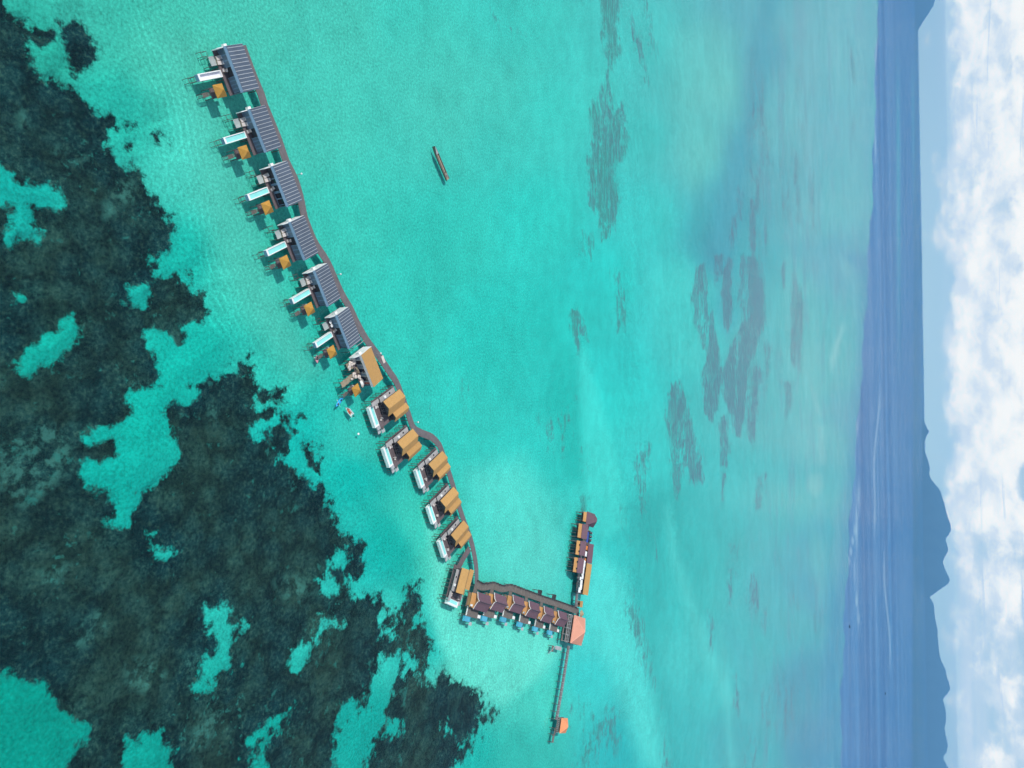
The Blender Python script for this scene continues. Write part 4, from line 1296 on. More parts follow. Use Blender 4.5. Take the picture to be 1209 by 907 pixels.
c, h, ln = heading((527.4, 212.8), (510.6, 173.2))
t = thing('longboat', 'long narrow wooden boat adrift alone on the open turquoise lagoon', 'boat', c, h)
hull(MB(), ln, 2.0, 1.05, .32).build('hull', 'hull_wood', t)
MB().add([(ln * .27, -.68, .80), (ln * .475, -.06, 1.06), (ln * .475, .06, 1.06), (ln * .27, .68, .80), (ln * .27, -.68, .72), (ln * .475, -.06, .98), (ln * .475, .06, .98), (ln * .27, .68, .72)],
         [(0, 1, 2, 3), (7, 6, 5, 4), (0, 4, 5, 1), (1, 5, 6, 2), (2, 6, 7, 3), (3, 7, 4, 0)]).build('bow_deck', 'pale_grey', t)
MB().add([(-ln * .49, -.62, .70), (-ln * .30, -.66, .70), (-ln * .30, .66, .70), (-ln * .49, .62, .70), (-ln * .49, -.62, .62), (-ln * .30, -.66, .62), (-ln * .30, .66, .62), (-ln * .49, .62, .62)],
         [(0, 1, 2, 3), (7, 6, 5, 4), (0, 4, 5, 1), (1, 5, 6, 2), (2, 6, 7, 3), (3, 7, 4, 0)]).build('stern_deck', 'raw_timber', t)
for k in range(7):
    x = -ln * .26 + k * ln * .075
    MB().box(x, x + .22, -.66, .66, .40, .46).build('thwart', 'old_timber', t)
MB().box(-ln * .30, ln * .28, -.66, .66, .30, .38).build('floor_boards', 'old_timber', t)
MB().box(-ln * .27, ln * .24, -.50, .05, .383, .50).build('net_heap', 'raw_timber', t)
MB().box(-ln * .40, -ln * .33, -.25, .25, .705, 1.05).build('engine', 'hull_grey', t, bevel=.05)

for (px, py, wh) in ((1003.0, 740.0, 'on the pale reef line where the lagoon meets deep water'), (1045.0, 819.0, 'far out on the deep blue water below the large island')):
    c = at(px, py)
    t = thing('boat', 'tiny dark boat ' + wh, 'boat', c, R(20))
    s = 7 if px < 1010 else 10
    hull(MB(), s, s * .28, s * .16, .4).build('hull', 'far_boat', t)
    MB().box(-s * .25, s * .1, -s * .1, s * .1, s * .05, s * .22).build('cabin', 'far_boat', t)
for (px, py, wh) in ((423.0, 512.5, 'floating off the first two gabled villa'),):
    c = at(px, py)
    b = MB().loft([[(r_ * math.cos(a_), r_ * math.sin(a_), z) for a_ in [j * math.pi / 5 for j in range(10)]] for r_, z in ((.05, -.35), (.3, -.2), (.38, .05), (.3, .28), (.05, .4))])
    o = b.build('buoy', 'white_paint', None, c, smooth=True)
    tag(o, 'round white buoy ' + wh, 'buoy')


# ------------------------------------------------------------------ villas with two tan gables
def make_gabled():
    t = thing('water_villa', '-', 'villa', (0, 0, 0))
    MB().box(-1.2, 8.4, -2.15, 9.4, DZ - .22, DZ).build('deck', 'deck_timber', t)
    MB().box(.35, 4.75, .35, 8.5, DZ + .003, 4.62).build('wall', 'dark_wall', t)
    MB().box(4.753, 7.9, 2.9, 9.3, DZ + .003, 4.25).build('wall', 'dark_wall', t)
    MB().sheet([(-.15, 4.55), (2.35, 5.95), (5.05, 4.62)], 0.0, 8.8, .16, 'y').build('roof', 'tan_roof', t)
    MB().sheet([(5.06, 4.55), (6.75, 5.25), (8.3, 4.2)], 2.45, 9.75, .16, 'y').build('roof', 'tan_roof', t)
    MB().prism([(.35, .36), (4.7, .36), (2.35, 5.75 - 4.62 + .36)], 0, .01) if False else None
    # closed gable under the main roof, front and back
    for y in (.36, 8.36):
        MB().add([(.4, y, 4.623), (4.65, y, 4.623), (2.35, y, 5.75), (.4, y + .12, 4.623), (4.65, y + .12, 4.623), (2.35, y + .12, 5.75)], [(0, 1, 2), (5, 4, 3), (0, 3, 4, 1), (1, 4, 5, 2), (2, 5, 3, 0)]).build('gable', 'dark_wall', t)
    an = MB().box(-1.3, .3, 0.2, 7.9, 3.05, 3.25).box(-1.15, .15, -3.3, .197, 2.55, 2.72).build('flat_roof', 'concrete', t)
    MB().box(-.85, -.35, 4.9, 5.5, 3.253, 3.33).build('skylight', 'dark_glass', an)
    MB().box(-.95, -.2, 1.9, 2.8, 3.253, 3.75).build('condenser', 'white_paint', an, bevel=.03)
    MB().box(-.85, -.68, .25, 7.8, DZ + .003, 3.047).build('wall', 'dark_wall', t)
    MB().box(-.7, -.58, -2.1, .15, DZ + .003, 2.547).build('wall', 'dark_wall', t)
    for (x0, x1) in ((.5, 1.9), (1.95, 3.3), (3.35, 4.6)):
        fr_ = MB().box(x0, x0 + .08, .2, .34, DZ + .003, 4.3).box(x1 - .08, x1, .2, .34, DZ + .003, 4.3).box(x0 + .08, x1 - .08, .2, .34, 4.2, 4.3).build('glass_door', 'dark_wall', t)
        MB().box(x0 + .08, x1 - .08, .24, .3, DZ + .01, 4.197).build('pane', 'dark_glass', fr_)
    w_ = MB().box(5.2, 7.4, 2.78, 2.89, 2.3, 3.9).build('window', 'dark_wall', t)
    MB().box(5.3, 7.3, 2.74, 2.777, 2.4, 3.8).build('pane', 'dark_glass', w_)
    pg = MB()
    for x in (.7, 2.6, 4.5):
        pg.box(x, x + .08, -.9, .19, 3.5, 3.58)
    pg.box(.6, 4.7, -.98, -.9, 3.5, 3.62)
    pg.box(.62, .7, -.96, -.903, DZ + .003, 3.497).box(4.6, 4.68, -.96, -.903, DZ + .003, 3.497)
    pg.build('pergola', 'dark_wall', t)
    MB().box(4.75, 8.0, -1.9, 2.4, DZ + .004, DZ + .05).build('terrace', 'deck_timber', t)
    for x in (-1.1, .9, 3.4, 5.9, 8.0):
        for y in (-1.7, 1.2, 4.0, 6.8, 9.1):
            stilt(t, x, y, DZ - .22, .11)
    for y in (-3.1, 2.6, 7.7):
        stilt(t, -1.2, y, 2.5 if y < 0 else 3.04, .1)
    return t


def make_pool_b():
    t = thing('plunge_pool', '-', 'pool', (0, 0, 0))
    b = MB().box(0, 6.9, -2.1, 0, .8, 1.15)
    for (x0, x1, y0, y1) in ((0, 6.9, -2.1, -1.35), (0, 6.9, -.18, 0), (0, .25, -1.35, -.18), (6.35, 6.9, -1.35, -.18)):
        b.box(x0, x1, y0, y1, 1.15, 2.0)
    b.build('basin', 'white_paint', t)
    MB().box(.255, 6.345, -1.345, -.185, 1.155, 1.85).build('pool_water', 'pool_cyan', t)
    MB().box(6.95, 8.3, -1.15, .3, 1.3, 1.78).build('step', 'pale_grey', t)
    for x in (.4, 2.4, 4.4, 6.5):
        for y in (-1.9, -.3):
            stilt(t, x, y, .8, .12)
    return t


def make_landing_b():
    t = thing('landing_stage', '-', 'landing stage', (0, 0, 0))
    MB().box(0, 1.3, 0, 1.5, .75, .85).build('upper_deck', 'pale_grey', t)
    MB().box(-.2, .9, -1.45, -.1, .45, .55).build('lower_deck', 'pale_grey', t)
    MB().box(-1.0, -.05, .3, 1.1, 1.15, 1.25).box(-.6, -.02, .3, 1.1, .95, 1.05).build('stair', 'old_timber', t)
    for x, y in ((.1, .1), (1.2, .1), (.1, 1.4), (1.2, 1.4), (-.1, -1.3), (.8, -1.3)):
        stilt(t, x, y, .5 if y < 0 else .75, .07)
    return t


def make_sofa():
    t = thing('deck_sofa', '-', 'sofa', (0, 0, 0))
    MB().box(-.8, .8, -.4, .4, DZ + .003, DZ + .42).build('seat', 'cushion', t, bevel=.04)
    MB().box(-.8, .8, .403, .6, DZ + .003, DZ + .8).build('backrest', 'cushion', t, bevel=.04)
    return t


B_AN = [((452.6, 475.1), (472.5, 459.9)), ((468.9, 523.1), (488.3, 506.2)), ((506.3, 548.4), (522.9, 533.2)), ((520.2, 592.1), (536.1, 575.1)), ((533.2, 631.8), (547.5, 615.2)), ((538.9, 699.3), (546.2, 670.8))]
for i, (p, q) in enumerate(B_AN):
    a, b = at(*p, 4.6), at(*q, 4.6)
    ang = R(25.0) if i < 5 else R(61.6)
    d = (b - a).normalized()
    O = (a + b) / 2 - Vector((-math.sin(ang), math.cos(ang), 0)) * 4.4
    O.z = 0
    L = lambda x, y: (O.x + rot(ang, x, y)[0], O.y + rot(ang, x, y)[1], 0)
    wv_ = ['first two-gabled villa after the cluttered one', 'second two-gabled villa after the cluttered one', 'third two-gabled villa after the cluttered one', 'fourth two-gabled villa after the cluttered one', 'fifth two-gabled villa after the cluttered one', 'lone turned two-gabled villa at the elbow'][i]
    place('gabled', make_gabled, L(0, 0), ang,
          'tan roofed water villa, the %s' % wv_, 'tan two gabled water villas')
    place('pool_b', make_pool_b, L(0.0, -2.2), ang, 'long white plunge pool fronting the %s' % wv_, 'long plunge pools of the two gabled villas')
    place('landing_b', make_landing_b, L(9.3 if i < 5 else 8.9, -1.0), ang, 'pale grey double landing stage of the %s' % wv_, 'grey landing stages of the two gabled villas')
    place('sofa', make_sofa, L(0.9, -1.2), ang + R(8 * i), 'pale sofa on the deck of the %s' % wv_, 'pale deck sofas')
    place('armchair', make_armchair, L(5.6, -0.9), ang + R(40 + 31 * i), 'cream armchair on the terrace of the %s' % wv_, 'cream armchairs on the villa decks')


# ------------------------------------------------------------------ maroon-roofed villas
def make_maroon():
    t = thing('water_villa', '-', 'villa', (0, 0, 0))
    MB().box(1.9, 10.9, -2.9, 2.9, DZ - .22, DZ).box(-.1, 8.3, -6.0, -2.903, DZ - .22, DZ).box(-1.2, 1.897, -2.7, 2.5, DZ - .22, DZ).build('deck', 'old_timber', t)
    MB().box(2.2, 10.6, -2.5, 2.6, DZ + .003, 3.40).build('wall', 'ochre_wall', t)
    prof = [(3.2, 3.80), (1.1, 4.45), (0.35, 5.0), (0.0, 5.4), (-.35, 4.75), (-1.1, 4.25), (-3.15, 3.35)]
    MB().sheet(prof, 1.75, 11.1, .15, 'x').build('roof', 'maroon_roof', t)
    for x, bm_ in ((1.62, 'white_paint'), (11.103, 'maroon_roof')):
        MB().sheet([(s, z + .06) for s, z in prof], x, x + .127, .26, 'x').build('bargeboard', bm_, t)
    for x in (2.2, 10.45):
        MB().add([(x, 2.6, 3.753), (x, -1.9, 3.753), (x, -.4, 4.45), (x, .4, 4.75), (x + .15, 2.6, 3.753), (x + .15, -1.9, 3.753), (x + .15, -.4, 4.45), (x + .15, .4, 4.75)],
                 [(0, 1, 2, 3), (7, 6, 5, 4), (0, 4, 5, 1), (1, 5, 6, 2), (2, 6, 7, 3), (3, 7, 4, 0)]).build('gable', 'ochre_wall', t)
    MB().sheet([(2.45, 3.22), (-.2, 3.32), (-2.75, 3.18)], -1.15, 2.15, .14, 'x').build('porch_roof', 'apricot_roof', t)
    MB().box(-.9, 2.19, -2.3, 2.1, DZ + .003, 3.02).build('porch_wall', 'ochre_wall', t)
    for x0 in (2.8, 4.6, 6.4, 8.2):
        fr_ = MB().box(x0, x0 + 1.6, -2.62, -2.503, DZ + .05, 3.4).build('glass_door', 'hull_wood', t)
        MB().box(x0 + .1, x0 + 1.5, -2.66, -2.623, DZ + .15, 3.3).build('pane', 'dark_glass', fr_)
    MB().box(-.2, -.08, -5.8, -2.45, DZ + .003, 2.15).build('privacy_wall', 'white_paint', t)
    MB().box(2.0, 4.4, 2.903, 6.6, DZ - .25, DZ - .04).build('footbridge', 'old_timber', t)
    for x in (.2, 3.0, 5.6, 8.1, 10.5):
        for y in (-5.6, -2.6, .2, 2.6):
            if y < -3 and x > 8.2:
                continue
            stilt(t, x, y, DZ - .22, .13)
    return t


def make_pool_c():
    t = thing('plunge_pool', '-', 'pool', (0, 0, 0))
    b = MB().box(0, 3.9, -1.9, 0, .85, 1.15)
    for (x0, x1, y0, y1) in ((0, 3.9, -1.9, -1.78), (0, 3.9, -.12, 0), (0, .12, -1.78, -.12), (3.78, 3.9, -1.78, -.12)):
        b.box(x0, x1, y0, y1, 1.15, 1.75)
    b.build('basin', 'pool_blue', t)
    MB().box(.125, 3.775, -1.775, -.125, 1.155, 1.66).build('pool_water', 'pool_blue', t)
    for x in (.3, 3.6):
        for y in (-1.7, -.2):
            stilt(t, x, y, .85, .1)
    return t


def make_landing_c():
    t = thing('landing_stage', '-', 'landing stage', (0, 0, 0))
    MB().box(0, 2.0, 0, 1.2, .8, .9).build('slat_deck', 'pale_grey', t)
    MB().box(-1.3, -.2, .9, 2.8, 1.1, 1.2).build('stair', 'old_timber', t)
    for x in (.15, 1.85):
        for y in (.15, 1.05):
            stilt(t, x, y, .8, .08)
    return t


def make_lounge_c():
    t = thing('sun_platform', '-', 'sun platform', (0, 0, 0))
    MB().box(0, 2.1, -1.2, 0, 1.45, 1.62).build('platform', 'white_paint', t)
    MB().box(.2, 1.9, -1.05, -.15, 1.623, 1.78).build('mattress', 'white_paint', t, bevel=.03)
    for x in (.2, 1.9):
        for y in (-1.05, -.15):
            stilt(t, x, y, 1.45, .08)
    return t


C_PX = [(566.6, 709.5), (586.5, 710.1), (608.6, 712.1), (627.6, 718.75), (645.4, 724.8), (662.2, 729.7)]
for i, p in enumerate(C_PX):
    a = at(*p, 6.5)
    ang = R(66.0)
    O = Vector((a.x, a.y, 0))
    L = lambda x, y: (O.x + rot(ang, x, y)[0], O.y + rot(ang, x, y)[1], 0)
    nn = ['first', 'second', 'third', 'fourth', 'fifth', 'sixth'][i]
    wh = 'maroon-roofed villa from the elbow'
    v = place('maroon', make_maroon, L(0, 0), ang, 'water villa with apricot porch, the %s %s' % (nn, wh), 'maroon roofed water villas')
    place('pool_c', make_pool_c, L(-.3, -6.02), ang, 'small bright blue plunge pool of the %s %s' % (nn, wh), 'small blue plunge pools')
    place('lounge_c', make_lounge_c, L(8.45, -4.5), ang, 'white sun platform beside the deck of the %s %s' % (nn, wh), 'white sun platforms')
    place('landing_c', make_landing_c, L(4.6, -8.9), ang, 'grey landing stage past the pool of the %s %s' % (nn, wh), 'grey landing stages of the maroon roofed villas')
    if i != 1:
        o = MB().box(-1.0, -.2, -2.45, -1.7, 3.28, 3.95).build('condenser', 'white_paint', v, bevel=.04)


# ------------------------------------------------------------------ boardwalks
def offset(pts, d):
    res = []
    for i, p in enumerate(pts):
        a = pts[max(0, i - 1)]
        b = pts[min(len(pts) - 1, i + 1)]
        t_ = (b - a)
        t_.z = 0
        t_.normalize()
        res.append(p + Vector((-t_.y, t_.x, 0)) * d)
    return res


def smooth_line(pts, step=1.5):
    """resampled Catmull-Rom line"""
    P = [pts[0] * 2 - pts[1]] + pts + [pts[-1] * 2 - pts[-2]]
    out_ = []
    for i in range(1, len(P) - 2):
        n = max(1, int((P[i + 1] - P[i]).length / step))
        for k in range(n):
            u = k / n
            out_.append(.5 * ((2 * P[i]) + (P[i + 1] - P[i - 1]) * u + (2 * P[i - 1] - 5 * P[i] + 4 * P[i + 1] - P[i + 2]) * u * u + (3 * P[i] - P[i - 1] - 3 * P[i + 1] + P[i + 2]) * u ** 3))
    out_.append(pts[-1].copy())
    return out_


def walkway(name, label, cat, pts, width, mat, z=DZ, pile_step=4.0, rails=(), rail_mat='dark_wall', curved=True):
    ln = smooth_line(pts) if curved else pts
    o = ln[0].copy()
    o.z = 0
    t = thing(name, label, cat, o)
    lf, rt = offset(ln, width / 2), offset(ln, -width / 2)
    lf = [p - o for p in lf]
    rt = [p - o for p in rt]
    rings = [[(b.x, b.y, z - .2), (a.x, a.y, z - .2), (a.x, a.y, z), (b.x, b.y, z)] for a, b in zip(lf, rt)]
    MB().loft(rings).build('deck', mat, t)
    eb = MB()
    for side in (offset(ln, width / 2 + .05), offset(ln, -width / 2 - .05)):
        for a, b in zip(side[:-1], side[1:]):
            a, b = a - o, b - o
            eb.bar((a.x, a.y, z - .08), (b.x, b.y, z - .08), .09, 4)
    eb.build('kerb', 'old_timber', t)
    acc = 0.0
    last = None
    pile_n = 0
    for i in range(1, len(ln)):
        acc += (ln[i] - ln[i - 1]).length
        if acc >= pile_step and pile_n < 98:
            acc = 0
            for q in (lf[i] * .92 + rt[i] * .08, rt[i] * .92 + lf[i] * .08):
                stilt(t, q.x, q.y, z - .2, .12)
                pile_n += 1
    for sgn in rails:
        ed = [p - o for p in offset(smooth_line(pts, 2.0) if curved else pts, sgn * (width / 2 - .05))]
        rb = MB()
        run = 0
        for a, b in zip(ed[:-1], ed[1:]):
            rb.bar((a.x, a.y, z + 1.0), (b.x, b.y, z + 1.0), .06, 4)
            rb.bar((a.x, a.y, z + .5), (b.x, b.y, z + .5), .04, 4)
            n = max(1, int((b - a).length / 1.9 + .3))
            for k in range(n):
                q = a.lerp(b, k / n)
                ps_ = .16 if rail_mat == 'dark_wall' else .06
                rb.box(q.x - ps_, q.x + ps_, q.y - ps_, q.y + ps_, z + .003, z + 1.12)
        rb.build('railing', rail_mat, t)
    return t, ln


OUT = [(290.0, 53.2), (302.5, 87), (312.8, 112), (315.5, 121.5), (331.3, 160.3), (341.2, 188.5), (351, 208.5), (358, 231), (361.2, 247), (363.0, 255.5), (373.2, 281.3), (381, 294), (390.2, 309), (405.3, 343), (416, 361.5), (422.5, 375.5), (434.7, 398), (452, 421), (463.5, 438.5), (471.2, 450.6), (482.5, 481), (489.5, 501.2), (497.5, 507), (510.6, 512.6), (518.7, 520.7), (523.5, 530), (536.8, 571), (541.5, 588), (550, 614), (558, 636), (562.7, 657), (564.6, 672), (564.8, 690.5)]
outer = [at(x, y, DZ) for x, y in OUT]
main_line = offset(outer, -1.15)
walkway('boardwalk', 'long curving grey brown boardwalk linking the grey and tan roofed villas', 'boardwalk', main_line, 2.3, 'walk_timber', pile_step=3.7)
walkway('boardwalk', 'short side boardwalk running to the lone turned tan villa', 'boardwalk', [at(x, y, DZ - .006) for x, y in ((554.5, 648.0), (548.5, 657.5), (541.5, 670.5))], 2.3, 'deck_timber', z=DZ - .006, pile_step=3.0)
CW = [(562.5, 689.5), (568, 692.5), (574.6, 692.6), (581.8, 691.2), (588.5, 693.8), (594.4, 695), (602.4, 693.8), (610.3, 696.4), (619.8, 700.0), (630, 703.6), (642, 707.9), (658.6, 713.2), (675.2, 719.2), (681.5, 721.8)]
walkway('boardwalk', 'weathered winding boardwalk with a dark handrail above the maroon roofed villas', 'boardwalk', [at(x, y, DZ + .05) for x, y in CW], 2.7, 'old_timber', z=DZ + .05, pile_step=4.0, rails=(1,))
walkway('jetty', 'narrow grey jetty leading to the maroon and tan restaurant houses', 'jetty', [at(x, y, DZ) for x, y in ((680.0, 717.0), (683.6, 677.0), (686.5, 652.0), (697.0, 612.0))], 2.4, 'walk_timber', pile_step=3.2, rails=(1,), rail_mat='pale_grey', curved=False)
walkway('jetty', 'long straight grey jetty out to the small coral roofed pavilion', 'jetty', [at(x, y, DZ) for x, y in ((671.6, 763.0), (664.8, 806.0), (657.2, 850.0))], 2.7, 'walk_timber', pile_step=2.6, rails=(-1,), rail_mat='pale_grey')

# little things on the walks
def make_lamp():
    t = thing('lamp_post', '-', 'lamp post', (0, 0, 0))
    MB().bar((0, 0, DZ - .3), (0, 0, DZ + 1.5), .05).build('pole', 'pale_grey', t)
    MB().loft([[(r_ * math.cos(a_), r_ * math.sin(a_), DZ + z) for a_ in [j * math.pi / 4 for j in range(8)]] for r_, z in ((.05, 1.5), (.24, 1.6), (.28, 1.75), (.2, 1.92), (.04, 2.0))]).build('lamp_shade', 'white_paint', t, smooth=True)
    return t


for (px, py, wh) in ((350.6, 206.5, 'beside the third grey roofed villa'), (397.0, 324.5, 'beside the fifth grey roofed villa'), (488.8, 498.5, 'at the first two gabled villa'), (444.5, 417.5, 'behind the cluttered villa')):
    place('lamp', make_lamp, at(px, py, DZ).xy.to_3d(), 0, 'white topped lamp post on the boardwalk ' + wh, 'lamp posts along the boardwalk')
c = at(452.3, 424.5, DZ)
o = MB().box(-1.2, 1.2, -.55, .55, 0, .12).build('plywood_sheet', 'sack', None, (c.x, c.y, DZ + .004))
o.rotation_euler = (0, 0, R(28))
tag(o, 'pale board lying flat on the boardwalk behind the cluttered villa', 'board')
for (px, py, wh) in ((636.2, 699.6, 'nearer the elbow'), (653.0, 704.8, 'nearer the salmon hall')):
    c = at(px, py, DZ)
    t = thing('viewing_bay', 'small dark bay jutting from the winding boardwalk, the one ' + wh, 'viewing bay', (c.x, c.y, 0), R(66), 'dark bays on the winding boardwalk')
    MB().box(-.8, .8, -.9, 1.1, DZ - .2, DZ).build('deck', 'old_timber', t)
    MB().box(-.8, -.7, -.9, 1.1, DZ + .003, DZ + 1.1).box(.7, .8, -.9, 1.1, DZ + .003, DZ + 1.1).box(-.697, .697, 1.0, 1.1, DZ + .003, DZ + 1.1).build('rail', 'dark_wall', t)
    for x in (-.7, .7):
        stilt(t, x, .9, DZ - .2, .1)
c = at(682.0, 724.0, DZ)
t = thing('straw_umbrella', 'round straw umbrella at the jetty junction above the salmon hall', 'umbrella', (c.x, c.y, 0))
MB().bar((0, 0, DZ - .3), (0, 0, DZ + 2.3), .08).build('pole', 'hull_wood', t)
MB().loft([[(r_ * math.cos(a_), r_ * math.sin(a_), DZ + z) for a_ in [j * math.pi / 6 for j in range(12)]] for r_, z in ((1.7, 1.9), (1.6, 2.1), (.9, 2.7), (.08, 3.3))]).build('canopy', 'straw', t)
MB().box(-1.8, 1.8, -1.6, 1.6, DZ - .26, DZ - .06).build('platform', 'old_timber', t)
for x in (-1.5, 1.5):
    for y in (-1.3, 1.3):
        stilt(t, x, y, DZ - .26, .1)


# ------------------------------------------------------------------ salmon hall and coral pavilion
def pyramid_hall(name, label, cat, c, ang, s, eave, apex, roof_mat, deck_s):
    t = thing(name, label, cat, (c[0], c[1], 0), ang)
    h = s / 2
    MB().box(-deck_s, deck_s, -deck_s, deck_s, DZ - .25, DZ).build('deck', 'old_timber', t)
    MB().add([(-h, -h, eave), (h, -h, eave), (h, h, eave), (-h, h, eave), (0, 0, apex), (-h, -h, eave - .2), (h, -h, eave - .2), (h, h, eave - .2), (-h, h, eave - .2)],
             [(0, 1, 4), (1, 2, 4), (2, 3, 4), (3, 0, 4), (0, 5, 6, 1), (1, 6, 7, 2), (2, 7, 8, 3), (3, 8, 5, 0), (8, 7, 6, 5)]).build('roof', roof_mat, t)
    cp = MB()
    for sx, sy in ((-1, -1), (1, -1), (1, 1), (-1, 1)):
        cp.bar((sx * h, sy * h, eave + .02), (0, 0, apex + .02), .11 if s > 8 else .08, 5)
    cp.build('ridge_cap', 'salmon_cap' if s > 8 else 'coral_cap', t)
    q = h - .5
    n = 4 if s > 8 else 2
    ps = set()
    for i in range(n):
        u = -q + 2 * q * i / (n - 1)
        for p in ((u, -q), (u, q), (-q, u), (q, u)):
            ps.add((round(p[0], 3), round(p[1], 3)))
    for x, y in sorted(ps):
        MB().box(x - .12, x + .12, y - .12, y + .12, DZ + .003, eave - .203 + .25).build('post', 'hull_wood', t)
    for x, y in sorted(ps):
        stilt(t, x, y, DZ - .25, .15)
    r = MB()
    d = deck_s - .1
    for (a_, b_) in (((-d, -d), (-d, d)), ((d, -d), (d, d))):
        r.bar((*a_, DZ + 1.0), (*b_, DZ + 1.0), .06, 4)
        r.bar((*a_, DZ + .5), (*b_, DZ + .5), .04, 4)
        for k in range(9):
            x = a_[0] + (b_[0] - a_[0]) * k / 8
            y = a_[1] + (b_[1] - a_[1]) * k / 8
            r.box(x - .06, x + .06, y - .06, y + .06, DZ + .003, DZ + 1.1)
    r.build('railing', 'pale_grey', t)
    return t


HANG = R(66.6)
t = pyramid_hall('pyramid_hall', 'large open hall under a salmon pyramid roof where the jetties meet', 'hall', (117.9, 306.9), HANG, 12.7, 4.2, 7.9, 'salmon_roof', 6.4)
# walk along the seaward side of the hall (local -x is towards the villas)
MB().box(-11.2, -9.9, -6.2, 6.2, DZ - .25, DZ - .02).box(-7.9, -6.41, -6.2, 6.2, DZ - .25, DZ - .02).build('side_deck', 'old_timber', t)
r = MB()
for y in (-6.0, -3.0, 0.0, 3.0, 6.0):
    r.box(-11.0, -10.85, y - .08, y + .08, DZ - .017, DZ + 1.6).box(-7.2, -7.05, y - .08, y + .08, DZ - .017, DZ + 1.6).box(-11.0, -7.05, y - .06, y + .06, DZ + 1.603, DZ + 1.72)
for x in (-10.9, -9.1, -7.1):
    r.box(x - .07, x + .07, -6.1, 6.1, DZ + 1.723, DZ + 1.83)
r.build('pergola', 'pale_grey', t)
for x in (-10.8, -8.4):
    for y in (-5.8, -2.9, 0, 2.9, 5.8):
        stilt(t, x, y, DZ - .25, .14)
t = pyramid_hall('pyramid_pavilion', 'small pavilion under a bright coral pyramid roof at the end of the straight jetty', 'pavilion', (156.8, 291.3), R(67.5), 6.3, 3.6, 5.9, 'coral_roof', 3.2)
c = at(660.0, 765.5, DZ)
t = thing('boat_landing', 'grey stepped boat landing beside the start of the straight jetty', 'boat landing', (c.x, c.y, 0), HANG)
MB().box(-3.2, 3.4, -.8, .8, DZ - .5, DZ - .3).build('upper_deck', 'pale_grey', t)
MB().box(-5.4, -3.3, -2.0, .6, .5, .65).build('lower_deck', 'old_timber', t)
MB().bar((-6.0, -3.4, -.3), (-4.6, .4, 1.9), .07).bar((-6.4, -3.2, -.3), (-5.0, .5, 1.9), .07).build('gangway_rail', 'pale_grey', t)
for x, y in ((-5.2, -1.8), (-3.5, -1.8), (-5.2, .4), (-3.5, .4), (-1, 0), (2.6, 0)):
    stilt(t, x, y, .5 if x < -3 else DZ - .5, .12)
c = at(653.2, 872.0, .9)
t = thing('landing_stage', 'low weathered landing stage at the far tip of the straight jetty', 'landing stage', (c.x, c.y, 0), R(-25))
b = MB()
for k in range(12):
    b.box(-1.8 + k * .3, -1.8 + k * .3 + .24, -1.1, 1.1, .8, .9)
b.build('slat_deck', 'old_timber', t)
MB().box(-4.6, -1.9, -.8, .8, 1.15, 1.3).build('stair', 'old_timber', t)
for x in (-4.2, -1.6, 1.6):
    for y in (-.8, .8):
        stilt(t, x, y, .8, .12)


# ------------------------------------------------------------------ restaurant houses on the near jetty
RA = R(-18.0)


def rest_house(px, py, ln, label, hip=False, vents=0):
    c = at(px, py, 3.0)
    t = thing('restaurant_house', label, 'restaurant house', (c.x, c.y, 0), RA, 'restaurant houses on the jetty')
    MB().box(-.1, ln + .1, .9, 8.0, DZ - .25, DZ).build('deck', 'dark_wall', t)
    MB().box(.2, ln - .2, 1.9, 7.3 if not hip else 9.5, DZ + .003, 4.15 if not hip else 3.83).build('wall', 'ochre_wall', t)
    vr = MB().sheet([(0, 3.0), (2.1, 3.95)], 0, ln, .12, 'x').build('veranda_roof', 'apricot_roof', t)
    if hip:
        a0, a1, b0, b1, z0, z1 = -.5, ln + 1.6, 1.75, 11.0, 4.0, 7.6
        m0, m1 = 2.2, ln - 1.0
        ym = (b0 + b1) / 2
        MB().add([(a0, b0, z0), (a1, b0, z0), (a1, b1, z0), (a0, b1, z0), (m0, ym, z1), (m1, ym, z1), (a0, b0, z0 - .15), (a1, b0, z0 - .15), (a1, b1, z0 - .15), (a0, b1, z0 - .15)],
                 [(0, 1, 5, 4), (1, 2, 5), (2, 3, 4, 5), (3, 0, 4), (0, 6, 7, 1), (1, 7, 8, 2), (2, 8, 9, 3), (3, 9, 6, 0), (9, 8, 7, 6)]).build('roof', 'maroon_roof', t)
    else:
        MB().sheet([(1.75, 4.15), (4.7, 5.9), (7.7, 4.15)], -.1, ln + .1, .15, 'x').build('roof', 'maroon_roof', t)
        for x in (.2, ln - .35):
            MB().add([(x, 1.95, 4.153), (x, 7.3, 4.153), (x, 4.7, 5.65), (x + .15, 1.95, 4.153), (x + .15, 7.3, 4.153), (x + .15, 4.7, 5.65)], [(0, 1, 2), (5, 4, 3), (0, 3, 4, 1), (1, 4, 5, 2), (2, 5, 3, 0)]).build('gable', 'ochre_wall', t)
    for k in range(vents):
        x = ln * (.28 + .46 * k)
        MB().box(x - .35, x + .35, 1.35, 2.0, 3.72, 4.2).build('dormer', 'dark_glass', vr)
    nw = max(2, int(ln / 2))
    for k in range(nw):
        x = .5 + (ln - 1) * k / (nw - 1)
        MB().box(x - .09, x + .09, .2, .38, -2.0, 3.0).build('post', 'pile', t)
    fr_ = MB().box(.8, ln - .8, 1.8, 1.897, DZ + .1, 3.4).build('window', 'hull_wood', t)
    MB().box(.95, ln - .95, 1.76, 1.797, DZ + .3, 3.25).build('pane', 'dark_glass', fr_)
    r = MB().bar((0, .95, DZ + .95), (ln, .95, DZ + .95), .06, 4).bar((0, .95, DZ + .5), (ln, .95, DZ + .5), .05, 4)
    r.build('railing', 'dark_wall', t)
    for x in (.3, ln * .35, ln * .67, ln - .3):
        for y in (1.1, 4.0, 7.6):
            stilt(t, x, y, DZ - .25, .15)
    return t


